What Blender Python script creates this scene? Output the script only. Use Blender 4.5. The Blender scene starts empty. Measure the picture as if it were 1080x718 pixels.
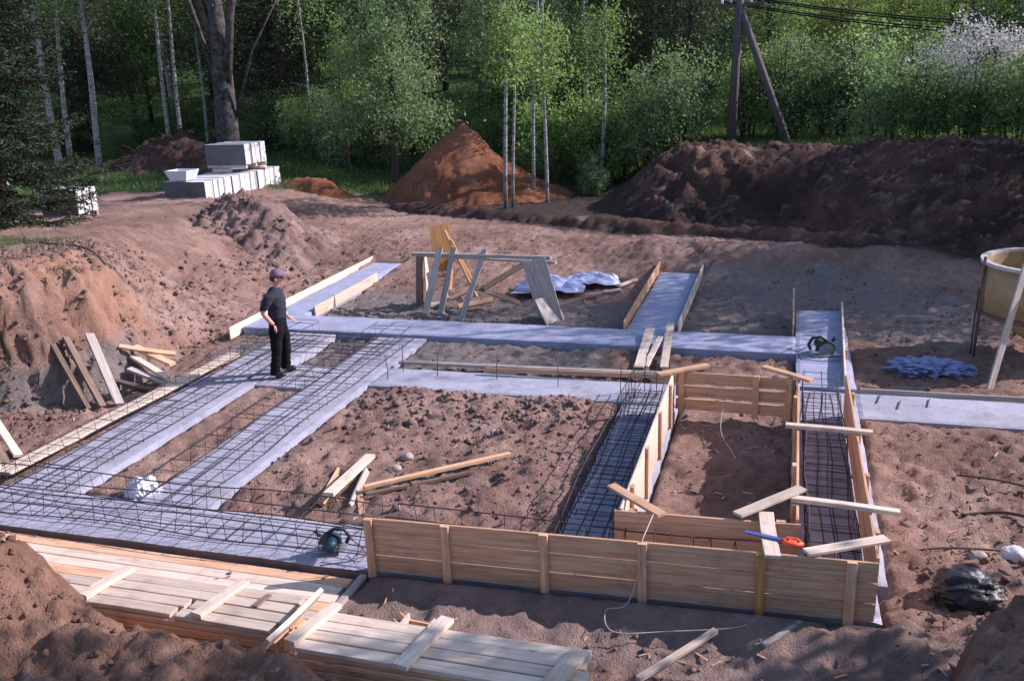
import bpy, bmesh, math, random
import numpy as np
from mathutils import Vector, Matrix, Euler, Quaternion
R = math.radians
sc = bpy.context.scene
col = sc.collection
RNG = np.random.default_rng(7)
rnd = random.Random(11)

# ------------------------------------------------------------------ noise
_tab = np.random.default_rng(3).random((256, 256))
def vnoise(x, y, s=0):
    x = np.asarray(x, float) + s * 17.31; y = np.asarray(y, float) + s * 9.77
    xi = np.floor(x).astype(int); yi = np.floor(y).astype(int)
    fx = x - xi; fy = y - yi
    fx = fx * fx * (3 - 2 * fx); fy = fy * fy * (3 - 2 * fy)
    a = _tab[xi & 255, yi & 255]; b = _tab[(xi + 1) & 255, yi & 255]
    c = _tab[xi & 255, (yi + 1) & 255]; d = _tab[(xi + 1) & 255, (yi + 1) & 255]
    return (a + (b - a) * fx) * (1 - fy) + (c + (d - c) * fx) * fy
def fbm(x, y, octv=4, s=0, rough=.5):
    v = 0; a = 1; t = 0
    for k in range(octv):
        c, sn = math.cos(.7 * k + .3), math.sin(.7 * k + .3)
        v = v + a * vnoise((x * c - y * sn) * 2 ** k, (x * sn + y * c) * 2 ** k, s + k * 3); t += a; a *= rough
    return v / t - .5
def smooth(t):
    t = np.clip(t, 0, 1); return t * t * (3 - 2 * t)

# ------------------------------------------------------------------ materials
def nmat(name):
    m = bpy.data.materials.new(name); m.use_nodes = True
    nt = m.node_tree; nt.nodes.clear()
    out = nt.nodes.new('ShaderNodeOutputMaterial'); b = nt.nodes.new('ShaderNodeBsdfPrincipled')
    nt.links.new(b.outputs[0], out.inputs[0])
    return m, nt, b, out
def N(nt, t, **kw):
    n = nt.nodes.new('ShaderNode' + t)
    for k, v in kw.items():
        if k in n.inputs.keys(): n.inputs[k].default_value = v
        else: setattr(n, k, v)
    return n
def ramp(nt, fac, stops):
    r = nt.nodes.new('ShaderNodeValToRGB'); e = r.color_ramp.elements
    while len(e) < len(stops): e.new(.5)
    for q, (p, c) in zip(e, stops): q.position = p; q.color = (*c, 1)
    nt.links.new(fac, r.inputs[0]); return r.outputs[0]
def mixc(nt, fac, a, b, bt='MIX'):
    m = nt.nodes.new('ShaderNodeMix'); m.data_type = 'RGBA'; m.blend_type = bt
    for sck, v in ((m.inputs[0], fac), (m.inputs[6], a), (m.inputs[7], b)):
        if hasattr(v, 'is_linked') or hasattr(v, 'node'): nt.links.new(v, sck)
        elif isinstance(v, tuple): sck.default_value = (*v, 1)
        else: sck.default_value = v
    return m.outputs[2]
def noise(nt, vec, scale, detail=4, rough=.6):
    n = N(nt, 'TexNoise', Scale=scale, Detail=detail, Roughness=rough)
    if vec is not None: nt.links.new(vec, n.inputs['Vector'])
    return n.outputs['Fac']
def bump(nt, b, h, strength=.4, dist=.02):
    bp = N(nt, 'Bump', Strength=strength, Distance=dist)
    nt.links.new(h, bp.inputs['Height']); nt.links.new(bp.outputs[0], b.inputs['Normal'])
def coords(nt, scale=None, kind='Object'):
    tc = nt.nodes.new('ShaderNodeTexCoord'); o = tc.outputs[kind]
    if scale:
        mp = nt.nodes.new('ShaderNodeMapping'); mp.inputs['Scale'].default_value = scale
        nt.links.new(o, mp.inputs[0]); o = mp.outputs[0]
    return o

def soil_mat(name, stops, stops_fine=None, use_attr=False, b_strength=.7):
    m, nt, b, _ = nmat(name); v = coords(nt)
    c1 = ramp(nt, noise(nt, v, .55, 6, .6), stops)
    fine = noise(nt, v, 14, 6, .75)
    c = mixc(nt, .75, c1, ramp(nt, fine, [(.3, (.55, .52, .5)), (.5, (.95, .95, .95)), (.72, (1.35, 1.3, 1.25))]), 'MULTIPLY')
    pat = noise(nt, v, 2.7, 5, .7)
    c = mixc(nt, ramp(nt, pat, [(.5, (0, 0, 0)), (.64, (.55, .55, .55))]), c, stops[0][1])
    damp = noise(nt, v, .38, 7, .68)
    c = mixc(nt, ramp(nt, damp, [(.48, (0, 0, 0)), (.6, (.5, .5, .5))]), c, tuple(q * .5 for q in stops[1][1]))
    pale = noise(nt, coords(nt, (1, 1.7, 1)), 1.1, 6, .7)
    c = mixc(nt, ramp(nt, pale, [(.56, (0, 0, 0)), (.68, (.45, .45, .45))]), c, (.42, .33, .28))
    if use_attr:
        for an, colr, colr2 in (('dark', (.035, .027, .024), (.085, .06, .05)), ('grass', (.03, .06, .014), (.06, .10, .025)),
                         ('red', (.24, .115, .075), (.46, .28, .20)), ('sand', (.17, .145, .14), (.27, .235, .22))):
            a = N(nt, 'Attribute', attribute_name=an)
            cc = mixc(nt, noise(nt, v, 5, 5, .7), colr, colr2)
            c = mixc(nt, a.outputs['Fac'], c, cc)
    nt.links.new(c, b.inputs['Base Color']); b.inputs['Roughness'].default_value = .95
    b.inputs['Specular IOR Level'].default_value = .15
    mus = N(nt, 'Math', operation='ADD'); nt.links.new(noise(nt, v, 9, 7, .75), mus.inputs[0]); nt.links.new(noise(nt, v, 45, 3, .7), mus.inputs[1])
    bump(nt, b, mus.outputs[0], b_strength, .09)
    return m
M = {}
M['ground'] = soil_mat('ground soil', [(.3, (.21, .125, .10)), (.5, (.33, .208, .166)), (.7, (.42, .29, .24))], use_attr=True)
M['redsand'] = soil_mat('red sand', [(.3, (.17, .065, .035)), (.55, (.27, .11, .06)), (.75, (.33, .15, .09))])
M['spoil'] = soil_mat('spoil soil', [(.3, (.16, .105, .09)), (.5, (.29, .19, .165)), (.7, (.40, .285, .25))])
M['topsoil'] = soil_mat('dark topsoil', [(.35, (.045, .032, .030)), (.52, (.115, .065, .052)), (.7, (.23, .12, .088))])
M['fore'] = soil_mat('clay soil', [(.35, (.19, .10, .07)), (.52, (.32, .185, .13)), (.7, (.42, .27, .20))])

def concrete(name, a, c2, stain=(.22, .2, .2)):
    m, nt, b, _ = nmat(name); v = coords(nt)
    c = ramp(nt, noise(nt, v, 1.3, 6, .65), [(.3, a), (.7, c2)])
    c = mixc(nt, ramp(nt, noise(nt, v, 3.5, 6, .75), [(.52, (0, 0, 0)), (.68, (.6, .6, .6))]), c, stain)
    c = mixc(nt, ramp(nt, noise(nt, v, 1.9, 7, .72), [(.5, (0, 0, 0)), (.66, (.5, .5, .5))]), c, tuple(q * f_ for q, f_ in zip(a, (.75, .62, .52))))
    c = mixc(nt, .6, c, ramp(nt, noise(nt, v, 40, 4, .8), [(.3, (.7, .7, .7)), (.7, (1.25, 1.25, 1.25))]), 'MULTIPLY')
    nt.links.new(c, b.inputs['Base Color']); b.inputs['Roughness'].default_value = .85
    b.inputs['Specular IOR Level'].default_value = .3
    bump(nt, b, noise(nt, v, 18, 7, .8), .5, .02)
    return m
M['concrete'] = concrete('footing concrete', (.29, .29, .355), (.42, .415, .495))
def dirty():
    m = concrete('footing concrete with a dirty face', (.29, .29, .355), (.42, .415, .495)); nt = m.node_tree
    b = [n for n in nt.nodes if n.type == 'BSDF_PRINCIPLED'][0]; c = b.inputs['Base Color'].links[0].from_socket
    g = nt.nodes.new('ShaderNodeNewGeometry'); sp = nt.nodes.new('ShaderNodeSeparateXYZ'); nt.links.new(g.outputs['True Normal'], sp.inputs[0])
    nt.links.new(mixc(nt, ramp(nt, sp.outputs['Z'], [(.25, (.85, .85, .85)), (.6, (0, 0, 0))]), c, (.13, .095, .085)), b.inputs['Base Color']); return m
M['concrete_dirty'] = dirty()
M['concrete_raised'] = concrete('smooth concrete', (.28, .295, .40), (.36, .375, .52), (.28, .27, .29))  # bluer copy for the raised strips, tint of the shade put into the colour
M['block'] = concrete('aerated block', (.60, .59, .60), (.70, .69, .70), (.5, .5, .5))
M['block_shade'] = concrete('block face in painted shade', (.11, .105, .11), (.14, .135, .14), (.09, .088, .09))  # dark copy of the block for pallet fronts, their shade put into the colour
M['stone'] = concrete('stone', (.30, .25, .22), (.45, .38, .34))
M['gravel'] = concrete('blue grey rubble', (.30, .31, .36), (.50, .52, .6), (.18, .18, .22))

def wood(name, dark, mid, light, rough=.75):
    m, nt, b, _ = nmat(name)
    v = coords(nt, (1.2, 22, 22))
    info = nt.nodes.new('ShaderNodeObjectInfo')
    vm = N(nt, 'VectorMath', operation='ADD'); nt.links.new(v, vm.inputs[0])
    sc_ = N(nt, 'VectorMath', operation='SCALE'); sc_.inputs['Scale'].default_value = 1
    mul = N(nt, 'Math', operation='MULTIPLY'); mul.inputs[1].default_value = 37.
    nt.links.new(info.outputs['Random'], mul.inputs[0]); nt.links.new(mul.outputs[0], vm.inputs[1])
    c = ramp(nt, noise(nt, vm.outputs[0], 1.6, 6, .6), [(.28, dark), (.5, mid), (.72, light)])
    v2 = coords(nt, (2, 9, 9))
    vm2 = N(nt, 'VectorMath', operation='ADD'); nt.links.new(v2, vm2.inputs[0]); nt.links.new(mul.outputs[0], vm2.inputs[1])
    vo = N(nt, 'TexVoronoi', Scale=.8); nt.links.new(vm2.outputs[0], vo.inputs['Vector'])
    c = mixc(nt, ramp(nt, vo.outputs['Distance'], [(.04, (.75, .75, .75)), (.11, (0, 0, 0))]), c, tuple(q * .5 for q in dark))
    dirt = noise(nt, coords(nt), 3.3, 5, .7)
    c = mixc(nt, ramp(nt, dirt, [(.52, (0, 0, 0)), (.75, (.55, .55, .55))]), c, (.26, .19, .15))
    hsv = N(nt, 'HueSaturation'); mr = N(nt, 'MapRange'); mr.inputs['To Min'].default_value = .78; mr.inputs['To Max'].default_value = 1.18
    nt.links.new(info.outputs['Random'], mr.inputs[0]); nt.links.new(mr.outputs[0], hsv.inputs['Value']); nt.links.new(c, hsv.inputs['Color'])
    nt.links.new(hsv.outputs[0], b.inputs['Base Color']); b.inputs['Roughness'].default_value = rough
    b.inputs['Specular IOR Level'].default_value = .25
    bump(nt, b, noise(nt, vm.outputs[0], 3, 5, .7), .35, .01)
    return m
M['wood'] = wood('fresh sawn pine', (.42, .215, .115), (.60, .355, .215), (.70, .475, .315))
M['wood_pale'] = wood('pale sawn board', (.48, .36, .27), (.61, .49, .39), (.69, .58, .48))
M['wood_orange'] = wood('orange heartwood', (.40, .17, .05), (.50, .24, .08), (.58, .32, .13))
M['wood_grey'] = wood('weathered board', (.26, .22, .20), (.40, .35, .32), (.50, .45, .42))
M['wood_dark'] = wood('dark old board', (.10, .065, .045), (.17, .12, .09), (.25, .19, .15))

def plain(name, c, rough=.6, metal=0, var=.25, scale=8, bstr=.2, spec=.5):
    m, nt, b, _ = nmat(name); v = coords(nt)
    k = noise(nt, v, scale, 5, .7)
    cc = ramp(nt, k, [(.3, tuple(q * (1 - var) for q in c)), (.7, tuple(min(1, q * (1 + var)) for q in c))])
    nt.links.new(cc, b.inputs['Base Color']); b.inputs['Roughness'].default_value = rough; b.inputs['Metallic'].default_value = metal
    b.inputs['Specular IOR Level'].default_value = spec
    if bstr: bump(nt, b, noise(nt, v, scale * 4, 4, .7), bstr, .01)
    return m
M['rebar'] = plain('dark rusty rebar', (.055, .042, .05), .7, .3, .4, 30)
M['pole'] = plain('weathered pole timber', (.085, .072, .075), .9, 0, .35, 5)
M['wire'] = plain('wire', (.02, .02, .022), 1, 0, .1, 8, 0, 0)
M['cord'] = plain('pale cord', (.45, .42, .38), .8)
M['hopper'] = plain('tan painted steel', (.33, .22, .11), .65, 0, .35, 3)
M['hopper_rim'] = plain('worn steel rim', (.42, .38, .38), .6, .1, .3, 6)
M['leg_steel'] = plain('rusted leg steel', (.13, .09, .07), .8, .2, .4, 12)
M['plastic_white'] = plain('white polythene', (.62, .63, .70), .35, 0, .12, 6, .2)
M['plastic_blue'] = plain('lilac polythene sheet', (.36, .38, .58), .4, 0, .25, 4, .2)
M['plastic_pale'] = plain('pale lilac film', (.48, .49, .66), .4, 0, .2, 5, .2)
M['plastic_film'] = plain('dusty blue film', (.20, .23, .42), .45, 0, .35, 10, .3)
M['black'] = plain('black plastic', (.02, .02, .026), .5, 0, .3, 9, .2)
M['rubber'] = plain('black rubber', (.02, .02, .022), .6)
M['blue_tool'] = plain('teal tool casing', (.012, .045, .075), .4)
M['steel'] = plain('tool steel', (.35, .35, .38), .4, .6)
M['blue'] = plain('blue painted handle', (.06, .09, .30), .5)
M['orange'] = plain('orange red grip', (.75, .10, .03), .5, 0, .15)
M['skin'] = plain('skin', (.50, .27, .20), .6, 0, .1)
M['shirt'] = plain('navy black cotton', (.014, .014, .03), .9, 0, .3, 14)
M['trousers'] = plain('black work trousers', (.010, .010, .013), .95, 0, .3, 12, .2, .1)
M['cap'] = plain('purple grey cap', (.16, .09, .15), .85, 0, .2, 12)
M['boots'] = plain('black boots', (.012, .011, .012), .6)
M['hair'] = plain('dark grey hair', (.05, .04, .04), .9)
M['strap'] = plain('dark strap', (.10, .10, .13), .5)
M['bark'] = plain('grey brown bark', (.07, .055, .05), .95, 0, .5, 9, .6, .1)
M['bark_dark'] = plain('dark furrowed bark', (.075, .065, .065), .95, 0, .85, 5, 1, .1)
M['root'] = plain('root bark', (.09, .06, .045), .9)

def birch_bark():
    m, nt, b, _ = nmat('birch bark')
    v = coords(nt, (5, 5, 1)); n1 = noise(nt, coords(nt, (3, 3, 9)), 1.2, 5, .75)
    c = ramp(nt, n1, [(.38, (.045, .04, .04)), (.5, (.24, .225, .225)), (.8, (.42, .40, .40))])
    nt.links.new(c, b.inputs['Base Color']); b.inputs['Roughness'].default_value = .8
    return m
M['birch'] = birch_bark()
def leafm(name, a, b2, c3, trans=.35):
    m, nt, b, out = nmat(name)
    g = nt.nodes.new('ShaderNodeNewGeometry'); v = coords(nt)
    cl = noise(nt, v, .7, 3, .6)
    add = N(nt, 'Math', operation='ADD'); m1 = N(nt, 'Math', operation='MULTIPLY'); m1.inputs[1].default_value = .45
    nt.links.new(g.outputs['Random Per Island'], m1.inputs[0]); nt.links.new(m1.outputs[0], add.inputs[0])
    m2 = N(nt, 'Math', operation='MULTIPLY'); m2.inputs[1].default_value = .55; nt.links.new(cl, m2.inputs[0]); nt.links.new(m2.outputs[0], add.inputs[1])
    c = ramp(nt, add.outputs[0], [(.2, a), (.5, b2), (.8, c3)])
    info = nt.nodes.new('ShaderNodeObjectInfo')
    hsv = N(nt, 'HueSaturation'); mr = N(nt, 'MapRange'); mr.inputs['To Min'].default_value = .75; mr.inputs['To Max'].default_value = 1.25
    nt.links.new(info.outputs['Random'], mr.inputs[0]); nt.links.new(mr.outputs[0], hsv.inputs['Value']); hsv.inputs['Saturation'].default_value = .84
    nt.links.new(c, hsv.inputs['Color'])
    nt.links.new(hsv.outputs[0], b.inputs['Base Color']); b.inputs['Roughness'].default_value = .6; b.inputs['Specular IOR Level'].default_value = .25
    t = nt.nodes.new('ShaderNodeBsdfTranslucent'); ms = nt.nodes.new('ShaderNodeMixShader'); ms.inputs[0].default_value = trans
    tm = mixc(nt, 1., hsv.outputs[0], (1.0, 1.1, .7), 'MULTIPLY')
    nt.links.new(tm, t.inputs[0]); nt.links.new(b.outputs[0], ms.inputs[1]); nt.links.new(t.outputs[0], ms.inputs[2]); nt.links.new(ms.outputs[0], out.inputs[0])
    return m
M['leaf'] = leafm('leaf mid green', (.10, .155, .055), (.155, .235, .08), (.22, .31, .11), .5)
M['leaf_light'] = leafm('leaf light green', (.15, .24, .06), (.22, .33, .085), (.30, .41, .11), .5)
M['leaf_yellow'] = leafm('leaf yellow green', (.17, .23, .05), (.26, .33, .07), (.34, .40, .10), .5)
M['leaf_dark'] = leafm('leaf dark', (.035, .055, .028), (.06, .09, .042), (.09, .13, .06), .35)
M['leaf_silver'] = leafm('leaf willow green', (.14, .215, .095), (.20, .29, .13), (.27, .36, .17), .5)
M['needle'] = leafm('spruce needles', (.018, .032, .016), (.03, .05, .022), (.05, .075, .035), .15)
M['blossom'] = leafm('white blossom', (.30, .28, .34), (.5, .48, .54), (.62, .6, .66), .3)
M['grass'] = leafm('grass blades', (.06, .11, .03), (.09, .16, .04), (.13, .21, .06), .4)
M['drygrass'] = leafm('dry grass', (.07, .07, .03), (.12, .11, .06), (.18, .16, .09), .2)

# ------------------------------------------------------------------ mesh helpers
def link(o, parent=None):
    col.objects.link(o)
    if parent is not None: o.parent = parent
    return o
def tag(o, label=None, cat=None, group=None, kind=None):
    if label: o['label'] = label
    if cat: o['category'] = cat
    if group: o['group'] = group
    if kind: o['kind'] = kind
    return o
def empty(name, loc=(0, 0, 0), rz=0, label=None, cat=None, group=None):
    o = bpy.data.objects.new(name, None); o.location = loc; o.rotation_euler = (0, 0, rz); o.empty_display_size = .2
    col.objects.link(o); return tag(o, label, cat, group)
def raw(name, verts, faces, mat, parent=None, smoothf=False, loc=None):
    me = bpy.data.meshes.new(name)
    verts = np.asarray(verts, np.float32); 
    if isinstance(faces, np.ndarray):
        n, k = faces.shape
        me.vertices.add(len(verts)); me.vertices.foreach_set('co', verts.ravel())
        me.loops.add(n * k); me.loops.foreach_set('vertex_index', faces.ravel().astype(np.int32))
        me.polygons.add(n); me.polygons.foreach_set('loop_start', np.arange(0, n * k, k, dtype=np.int32)); me.polygons.foreach_set('loop_total', np.full(n, k, np.int32))
        me.update(calc_edges=True)
    else:
        me.from_pydata([tuple(map(float, v)) for v in verts], [], faces); me.update()
    if smoothf: me.polygons.foreach_set('use_smooth', [True] * len(me.polygons))
    me.materials.append(M[mat] if isinstance(mat, str) else mat)
    o = bpy.data.objects.new(name, me); link(o, parent)
    if loc is not None: o.location = loc
    return o
class MB:
    def __init__(s): s.v = []; s.f = []
    def add(s, vs, fs):
        n = len(s.v); s.v += [tuple(v) for v in vs]; s.f += [tuple(i + n for i in f) for f in fs]; return s
    def box(s, x0, x1, y0, y1, z0, z1):
        vs = [(x, y, z) for x in (x0, x1) for y in (y0, y1) for z in (z0, z1)]
        return s.add(vs, [(0, 1, 3, 2), (4, 6, 7, 5), (0, 4, 5, 1), (2, 3, 7, 6), (0, 2, 6, 4), (1, 5, 7, 3)])
    def tube(s, path, rad, sides=6, cap=True):
        P = [Vector(p) for p in path]; n = len(P)
        if not hasattr(rad, '__len__'): rad = [rad] * n
        up = Vector((0, 0, 1)); rings = []
        prev = None
        for i in range(n):
            d = (P[min(i + 1, n - 1)] - P[max(i - 1, 0)]).normalized()
            if prev is None:
                a = d.cross(up if abs(d.z) < .95 else Vector((1, 0, 0))).normalized()
            else:
                a = (prev - d * prev.dot(d)).normalized()
            prev = a; b = d.cross(a)
            rings.append([P[i] + (a * math.cos(2 * math.pi * k / sides) + b * math.sin(2 * math.pi * k / sides)) * rad[i] for k in range(sides)])
        vs = [v for r_ in rings for v in r_]; fs = []
        for i in range(n - 1):
            for k in range(sides):
                k2 = (k + 1) % sides
                fs.append((i * sides + k, i * sides + k2, (i + 1) * sides + k2, (i + 1) * sides + k))
        if cap: fs += [tuple(range(sides))[::-1], tuple((n - 1) * sides + k for k in range(sides))]
        return s.add(vs, fs)
    def lathe(s, prof, cx=0, cy=0, cz=0, seg=32, a0=0, a1=2 * math.pi):
        full = abs(a1 - a0 - 2 * math.pi) < 1e-6; m = seg if full else seg + 1; vs = []
        for (r_, z) in prof:
            for k in range(m):
                a = a0 + (a1 - a0) * k / seg; vs.append((cx + r_ * math.cos(a), cy + r_ * math.sin(a), cz + z))
        fs = []
        for i in range(len(prof) - 1):
            for k in range(seg):
                k2 = (k + 1) % m; fs.append((i * m + k, i * m + k2, (i + 1) * m + k2, (i + 1) * m + k))
        return s.add(vs, fs)
    def build(s, name, mat, parent=None, sm=False, loc=None):
        return raw(name, s.v, s.f, mat, parent, sm, loc)
def bevel(o, w=.006, seg=1):
    bm = bmesh.new(); bm.from_mesh(o.data)
    bmesh.ops.remove_doubles(bm, verts=bm.verts, dist=1e-5)
    bmesh.ops.recalc_face_normals(bm, faces=bm.faces)
    bmesh.ops.bevel(bm, geom=list(bm.edges), offset=w, segments=seg, affect='EDGES')
    bm.to_mesh(o.data); bm.free(); return o
def copy_tree(o, parent=None):
    c = o.copy(); col.objects.link(c)
    if parent is not None: c.parent = parent
    for ch in list(o.children): copy_tree(ch, c)
    return c

# ------------------------------------------------------------------ terrain
EXY = ([3, 8, 10.4, 11.2, 12, 14, 17, 21, 26, 32], [-11.4, -11.3, -12.0, -10.8, -10.5, -10.6, -10.9, -11.2, -12.2, -13])
def ground_h(x, y, detail=True):
    x = np.asarray(x, float); y = np.asarray(y, float)
    wob = fbm(x * .5, y * .5, 3, 5)
    ex = np.interp(y, *EXY) + wob * .8
    w = np.interp(y, [4, 9, 13, 15, 18, 22, 26], [1.3, 1.3, 1.6, 3.0, 4.5, 6, 7])
    top = np.interp(y, [4, 12, 14, 18, 22, 30, 40], [2.1, 2.05, 1.9, 1.5, 1.1, 1.15, 1.6])
    t = np.clip((ex - x + .5 * fbm(x * 1.8, y * 1.8, 3, 26)) / w, 0, 1)
    steep = np.interp(y, [12, 16], [1., 0.])
    prof = steep * np.interp(t + .12 * fbm(x * 2, y * 2, 3, 27), [0, .4, .62, .92, 1], [0, .26, .8, .97, 1]) + (1 - steep) * smooth(t)
    h = -.12 + (top + .12) * prof
    # right-hand rise behind the bank
    rb = smooth((y - np.interp(x, [-6, 0, 5, 12], [27.5, 26, 24, 21])) / 4.5) * smooth((x + 6.5) / 3.)
    h = h + rb * 1.85
    # gentle rise to the back
    h = h + .45 * smooth((y - 18) / 6) * (1 - prof) * (1 - rb)
    h = h + .28 * np.exp(-((y - 21.8 + .12 * x) / .9) ** 2) * smooth((x + 5) / 2) * (1 + 1.2 * fbm(x, y, 3, 8))
    # far hill
    h = h + 13 * smooth((y - 62) / 70) + 3.0 * smooth((y - 38) / 30)
    # slope by the right foreground
    h = h + .35 * smooth((x - 1.6) / 2.2) * smooth((9.5 - y) / 4)
    h = h + smooth((x - 1.2) / .4) * smooth((12.3 - y) / .4) * np.abs(fbm(x * 6, y * 6, 3, 91, .65)) * .22 * detail
    # near edge under the camera
    h = h + 1.2 * smooth((2.6 - y) / 2.)
    if detail:
        fade = np.clip(1.4 - y / 45, .25, 1)
        bankk = smooth(t * 4) * smooth((1 - t) * 4 + .3)
        h = h + fbm(x * 1.3, y * 1.3, 4, 1) * .14 * fade
        cl = np.abs(fbm(x * 4.2, y * 4.2, 3, 2, .6)); h = h + (.11 - cl) * .20 * fade
        calm = 1 - .6 * np.maximum(smooth((x + 1.45) / .1) * smooth((.25 - x) / .1) * smooth((12.2 - y) / .1), smooth((x + 2) / .8) * smooth((y - 16.5) / .8) * smooth((21 - y) / .8))
        h = h + fbm(x * 8, y * 8, 3, 4, .75) * .11 * fade * calm
        h = h + bankk * (fbm(x * 2.2, y * 2.2, 5, 9, .65) * .4 * (.4 + .6 * steep) + np.abs(fbm(x * 5, y * 5, 4, 12, .7)) * .32 + steep * np.abs(fbm(x * 1.0, y * 5, 3, 17)) * .4)
        # dug soil in the middle pit, heaped clods at its back
        mp = smooth((x + 6.2) / .5) * smooth((-2.5 - x) / .5) * smooth((y - 8.2) / .5) * smooth((12.5 - y) / .3)
        h = h + mp * (.10 * fbm(x * 3, y * 3, 4, 15) + .13 * np.abs(fbm(x * 4, y * 4, 3, 22, .6)) + .10 * smooth((y - 10.6) / 1.5) * (1 + fbm(x * 2, y * 2, 3, 31)))
        h = h + .07 * smooth((x + 6.4) / .1) * smooth((.3 - x) / .1) * smooth((15.05 - y) / .1) * smooth((y - 13.2) / .1)
    h = h + .06 * smooth((x - 1.05) / .1) * smooth((12.6 - y) / .1) * smooth((y - 11.2) / .8)
    h = h + .08 * smooth((x + 9.4) / .1) * smooth((-2.2 - x) / .1) * smooth((13 - y) / .1) * smooth((y - 8) / .1)
    h = h + smooth((x + 3.9) / .2) * smooth((1.6 - x) / .5) * smooth((7.6 - y) / .1) * smooth((y - 6.9) / .45) * .16
    return h
STRIPS = [(-9.75, .97, 7.25, 8.12, 0), (-9.3, -8.2, 8.12, 15.0, 0), (-7.32, -6.32, 8.12, 15.0, 0), (-8.2, -7.32, 12.1, 13.15, 0),
          (-6.32, -1.4, 12.42, 13.32, 0), (-2.2, -1.4, 8.12, 12.42, -.02), (.25, 1.08, 8.12, 13.42, 0), (1.08, 6.5, 12.42, 13.42, 0)]
RAISED = [(-10.25, .25, 15.0, 16.0, .06), (-10.2, -9.42, 16.0, 21.0, .06), (-2.75, -1.87, 16.0, 20.7, .06), (.25, 1.1, 13.42, 17.8, .06)]
def sink(x, y, h):
    for i_, (a, b, c, d, z) in enumerate(STRIPS + RAISED):
        if i_ == 0: c = c + .23 * np.clip((x + 4.2) / 5, 0, 1)
        dx = np.maximum(np.maximum(a - x, x - b), 0); dy = np.maximum(np.maximum(c - y, y - d), 0)
        dist = np.sqrt(dx * dx + dy * dy)
        lim = z - .055 + dist * .7
        h = np.where(dist < .6, np.minimum(h, np.where(dist <= 0.02, z - .22, lim)), h)
    return h
def axis_pts(segs):
    out = []
    for a, b, s in segs: out += list(np.arange(a, b, s))
    return np.array(out)
gx = axis_pts([(-400, -100, 25), (-100, -40, 3), (-40, -20, .5), (-20, -13, .12), (-13, -10.3, .035), (-10.3, 4.5, .055), (4.5, 12, .25), (12, 40, 2), (40, 420, 20)])
gy = axis_pts([(-60, -4, 6), (-4, 4, .5), (4, 17, .055), (17, 25, .09), (25, 36, .25), (36, 70, 1.5), (70, 420, 12)])
X, Y = np.meshgrid(gx, gy)
H = sink(X, Y, ground_h(X, Y))
_t = np.clip((np.interp(Y, *EXY) + .2 - X) / 1.6, 0, 1); _bk = smooth(_t * 3) * smooth((1 - _t) * 3) * smooth((15 - Y) / 1.5) * smooth((Y - 5) / 2)
H = H + _bk * (fbm(X * 22, Y * 22, 2, 94) * .07 + fbm(X * 7, Y * 7, 4, 93, .75) * .15)
XD = X + _bk * (fbm(Y * 2.2, H * 4, 4, 95, .65) * .32 + np.abs(fbm(Y * 7, H * 9, 3, 96, .7)) * .22); YD = Y + _bk * fbm(H * 5, Y * 3, 3, 97) * .2
nx, ny = len(gx), len(gy)
idx = np.arange(nx * ny).reshape(ny, nx)
faces = np.stack([idx[:-1, :-1].ravel(), idx[:-1, 1:].ravel(), idx[1:, 1:].ravel(), idx[1:, :-1].ravel()], 1)
ground = raw('ground', np.stack([XD.ravel(), YD.ravel(), H.ravel()], 1), faces, 'ground', smoothf=True)
tag(ground, kind='structure')
def attr(o, name, arr):
    a = o.data.attributes.new(name, 'FLOAT', 'POINT'); a.data.foreach_set('value', np.clip(arr, 0, 1).astype(np.float32).ravel())
nz = fbm(X * .6, Y * .6, 4, 40)
EX = np.interp(Y, *EXY)
grass = smooth((Y - np.interp(X, [-40, -24, -20, -15, -6, 10], [20, 24.5, 26.8, 29, 33, 27])) / 1.5 + nz * 2.0)
grass = np.maximum(grass, smooth((EX - X - 2.6 + nz * 2) / .8) * smooth((15.2 - Y) / 1.) * .8)
dark = smooth((Y - np.interp(X, [-14, -6, 2, 6], [28, 24, 21.5, 19.6])) / .8 + nz * 1.2) * smooth((X + 15) / 3) * (1 - grass)
redm = smooth((EX - X + .1) / .5) * smooth(1.2 - (EX - X - 1.2) / .8) * smooth((14.0 - Y) / 1.5) * smooth(.55 + nz * 3)
sand = np.maximum(smooth((X + 2.6) / .6) * smooth((Y - 16.1) / .6 + nz) * smooth((4.0 - X) / .8) * smooth((21.3 - np.maximum(X - 1, 0) * .5 - Y) / .8 + nz), smooth((X + 10.3) / .3) * smooth((-2.7 - X) / .3) * smooth((Y - 13.2) / .3) * smooth((18.8 - Y) / .6 + nz)) * .85
rack_shade = smooth((X + 10.3) / .3) * smooth((-2.7 - X) / .3) * smooth((Y - 13.2) / .3) * smooth((18.8 - Y) / .6 + nz) * .35  # shade on the ground around the rack, painted into the dark mask
darkpit = smooth((X + 8.3) / .1) * smooth((-1.2 - X) / .1) * smooth((Y - 13.1) / .2) * smooth((15.1 - Y) / .2) * .5
frontd = smooth((X + 4.4) / .4) * smooth((2 - X) / .4) * smooth((Y - 6.4) / .2 + nz) * smooth((7.6 - Y) / .2) * .35
lowb = smooth((EX - X + .6) / .3) * smooth((.75 - H) / .35 + nz * 2) * smooth((13.2 - Y) / 1.) * .9
lip = smooth((EX - X - 1.1 + nz * 1.5) / .3) * smooth((2.6 - (EX - X) + nz) / .4) * smooth((14.5 - Y) / 1.) * smooth(.6 + fbm(X * 2.5, Y * 2.5, 3, 90) * 5) * .9
dark = np.maximum(dark, lip); sand = np.maximum(sand, lowb)
attr(ground, 'grass', grass); attr(ground, 'dark', np.maximum(dark, np.maximum(darkpit, rack_shade))); attr(ground, 'red', redm); attr(ground, 'sand', np.maximum(sand, frontd))
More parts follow.
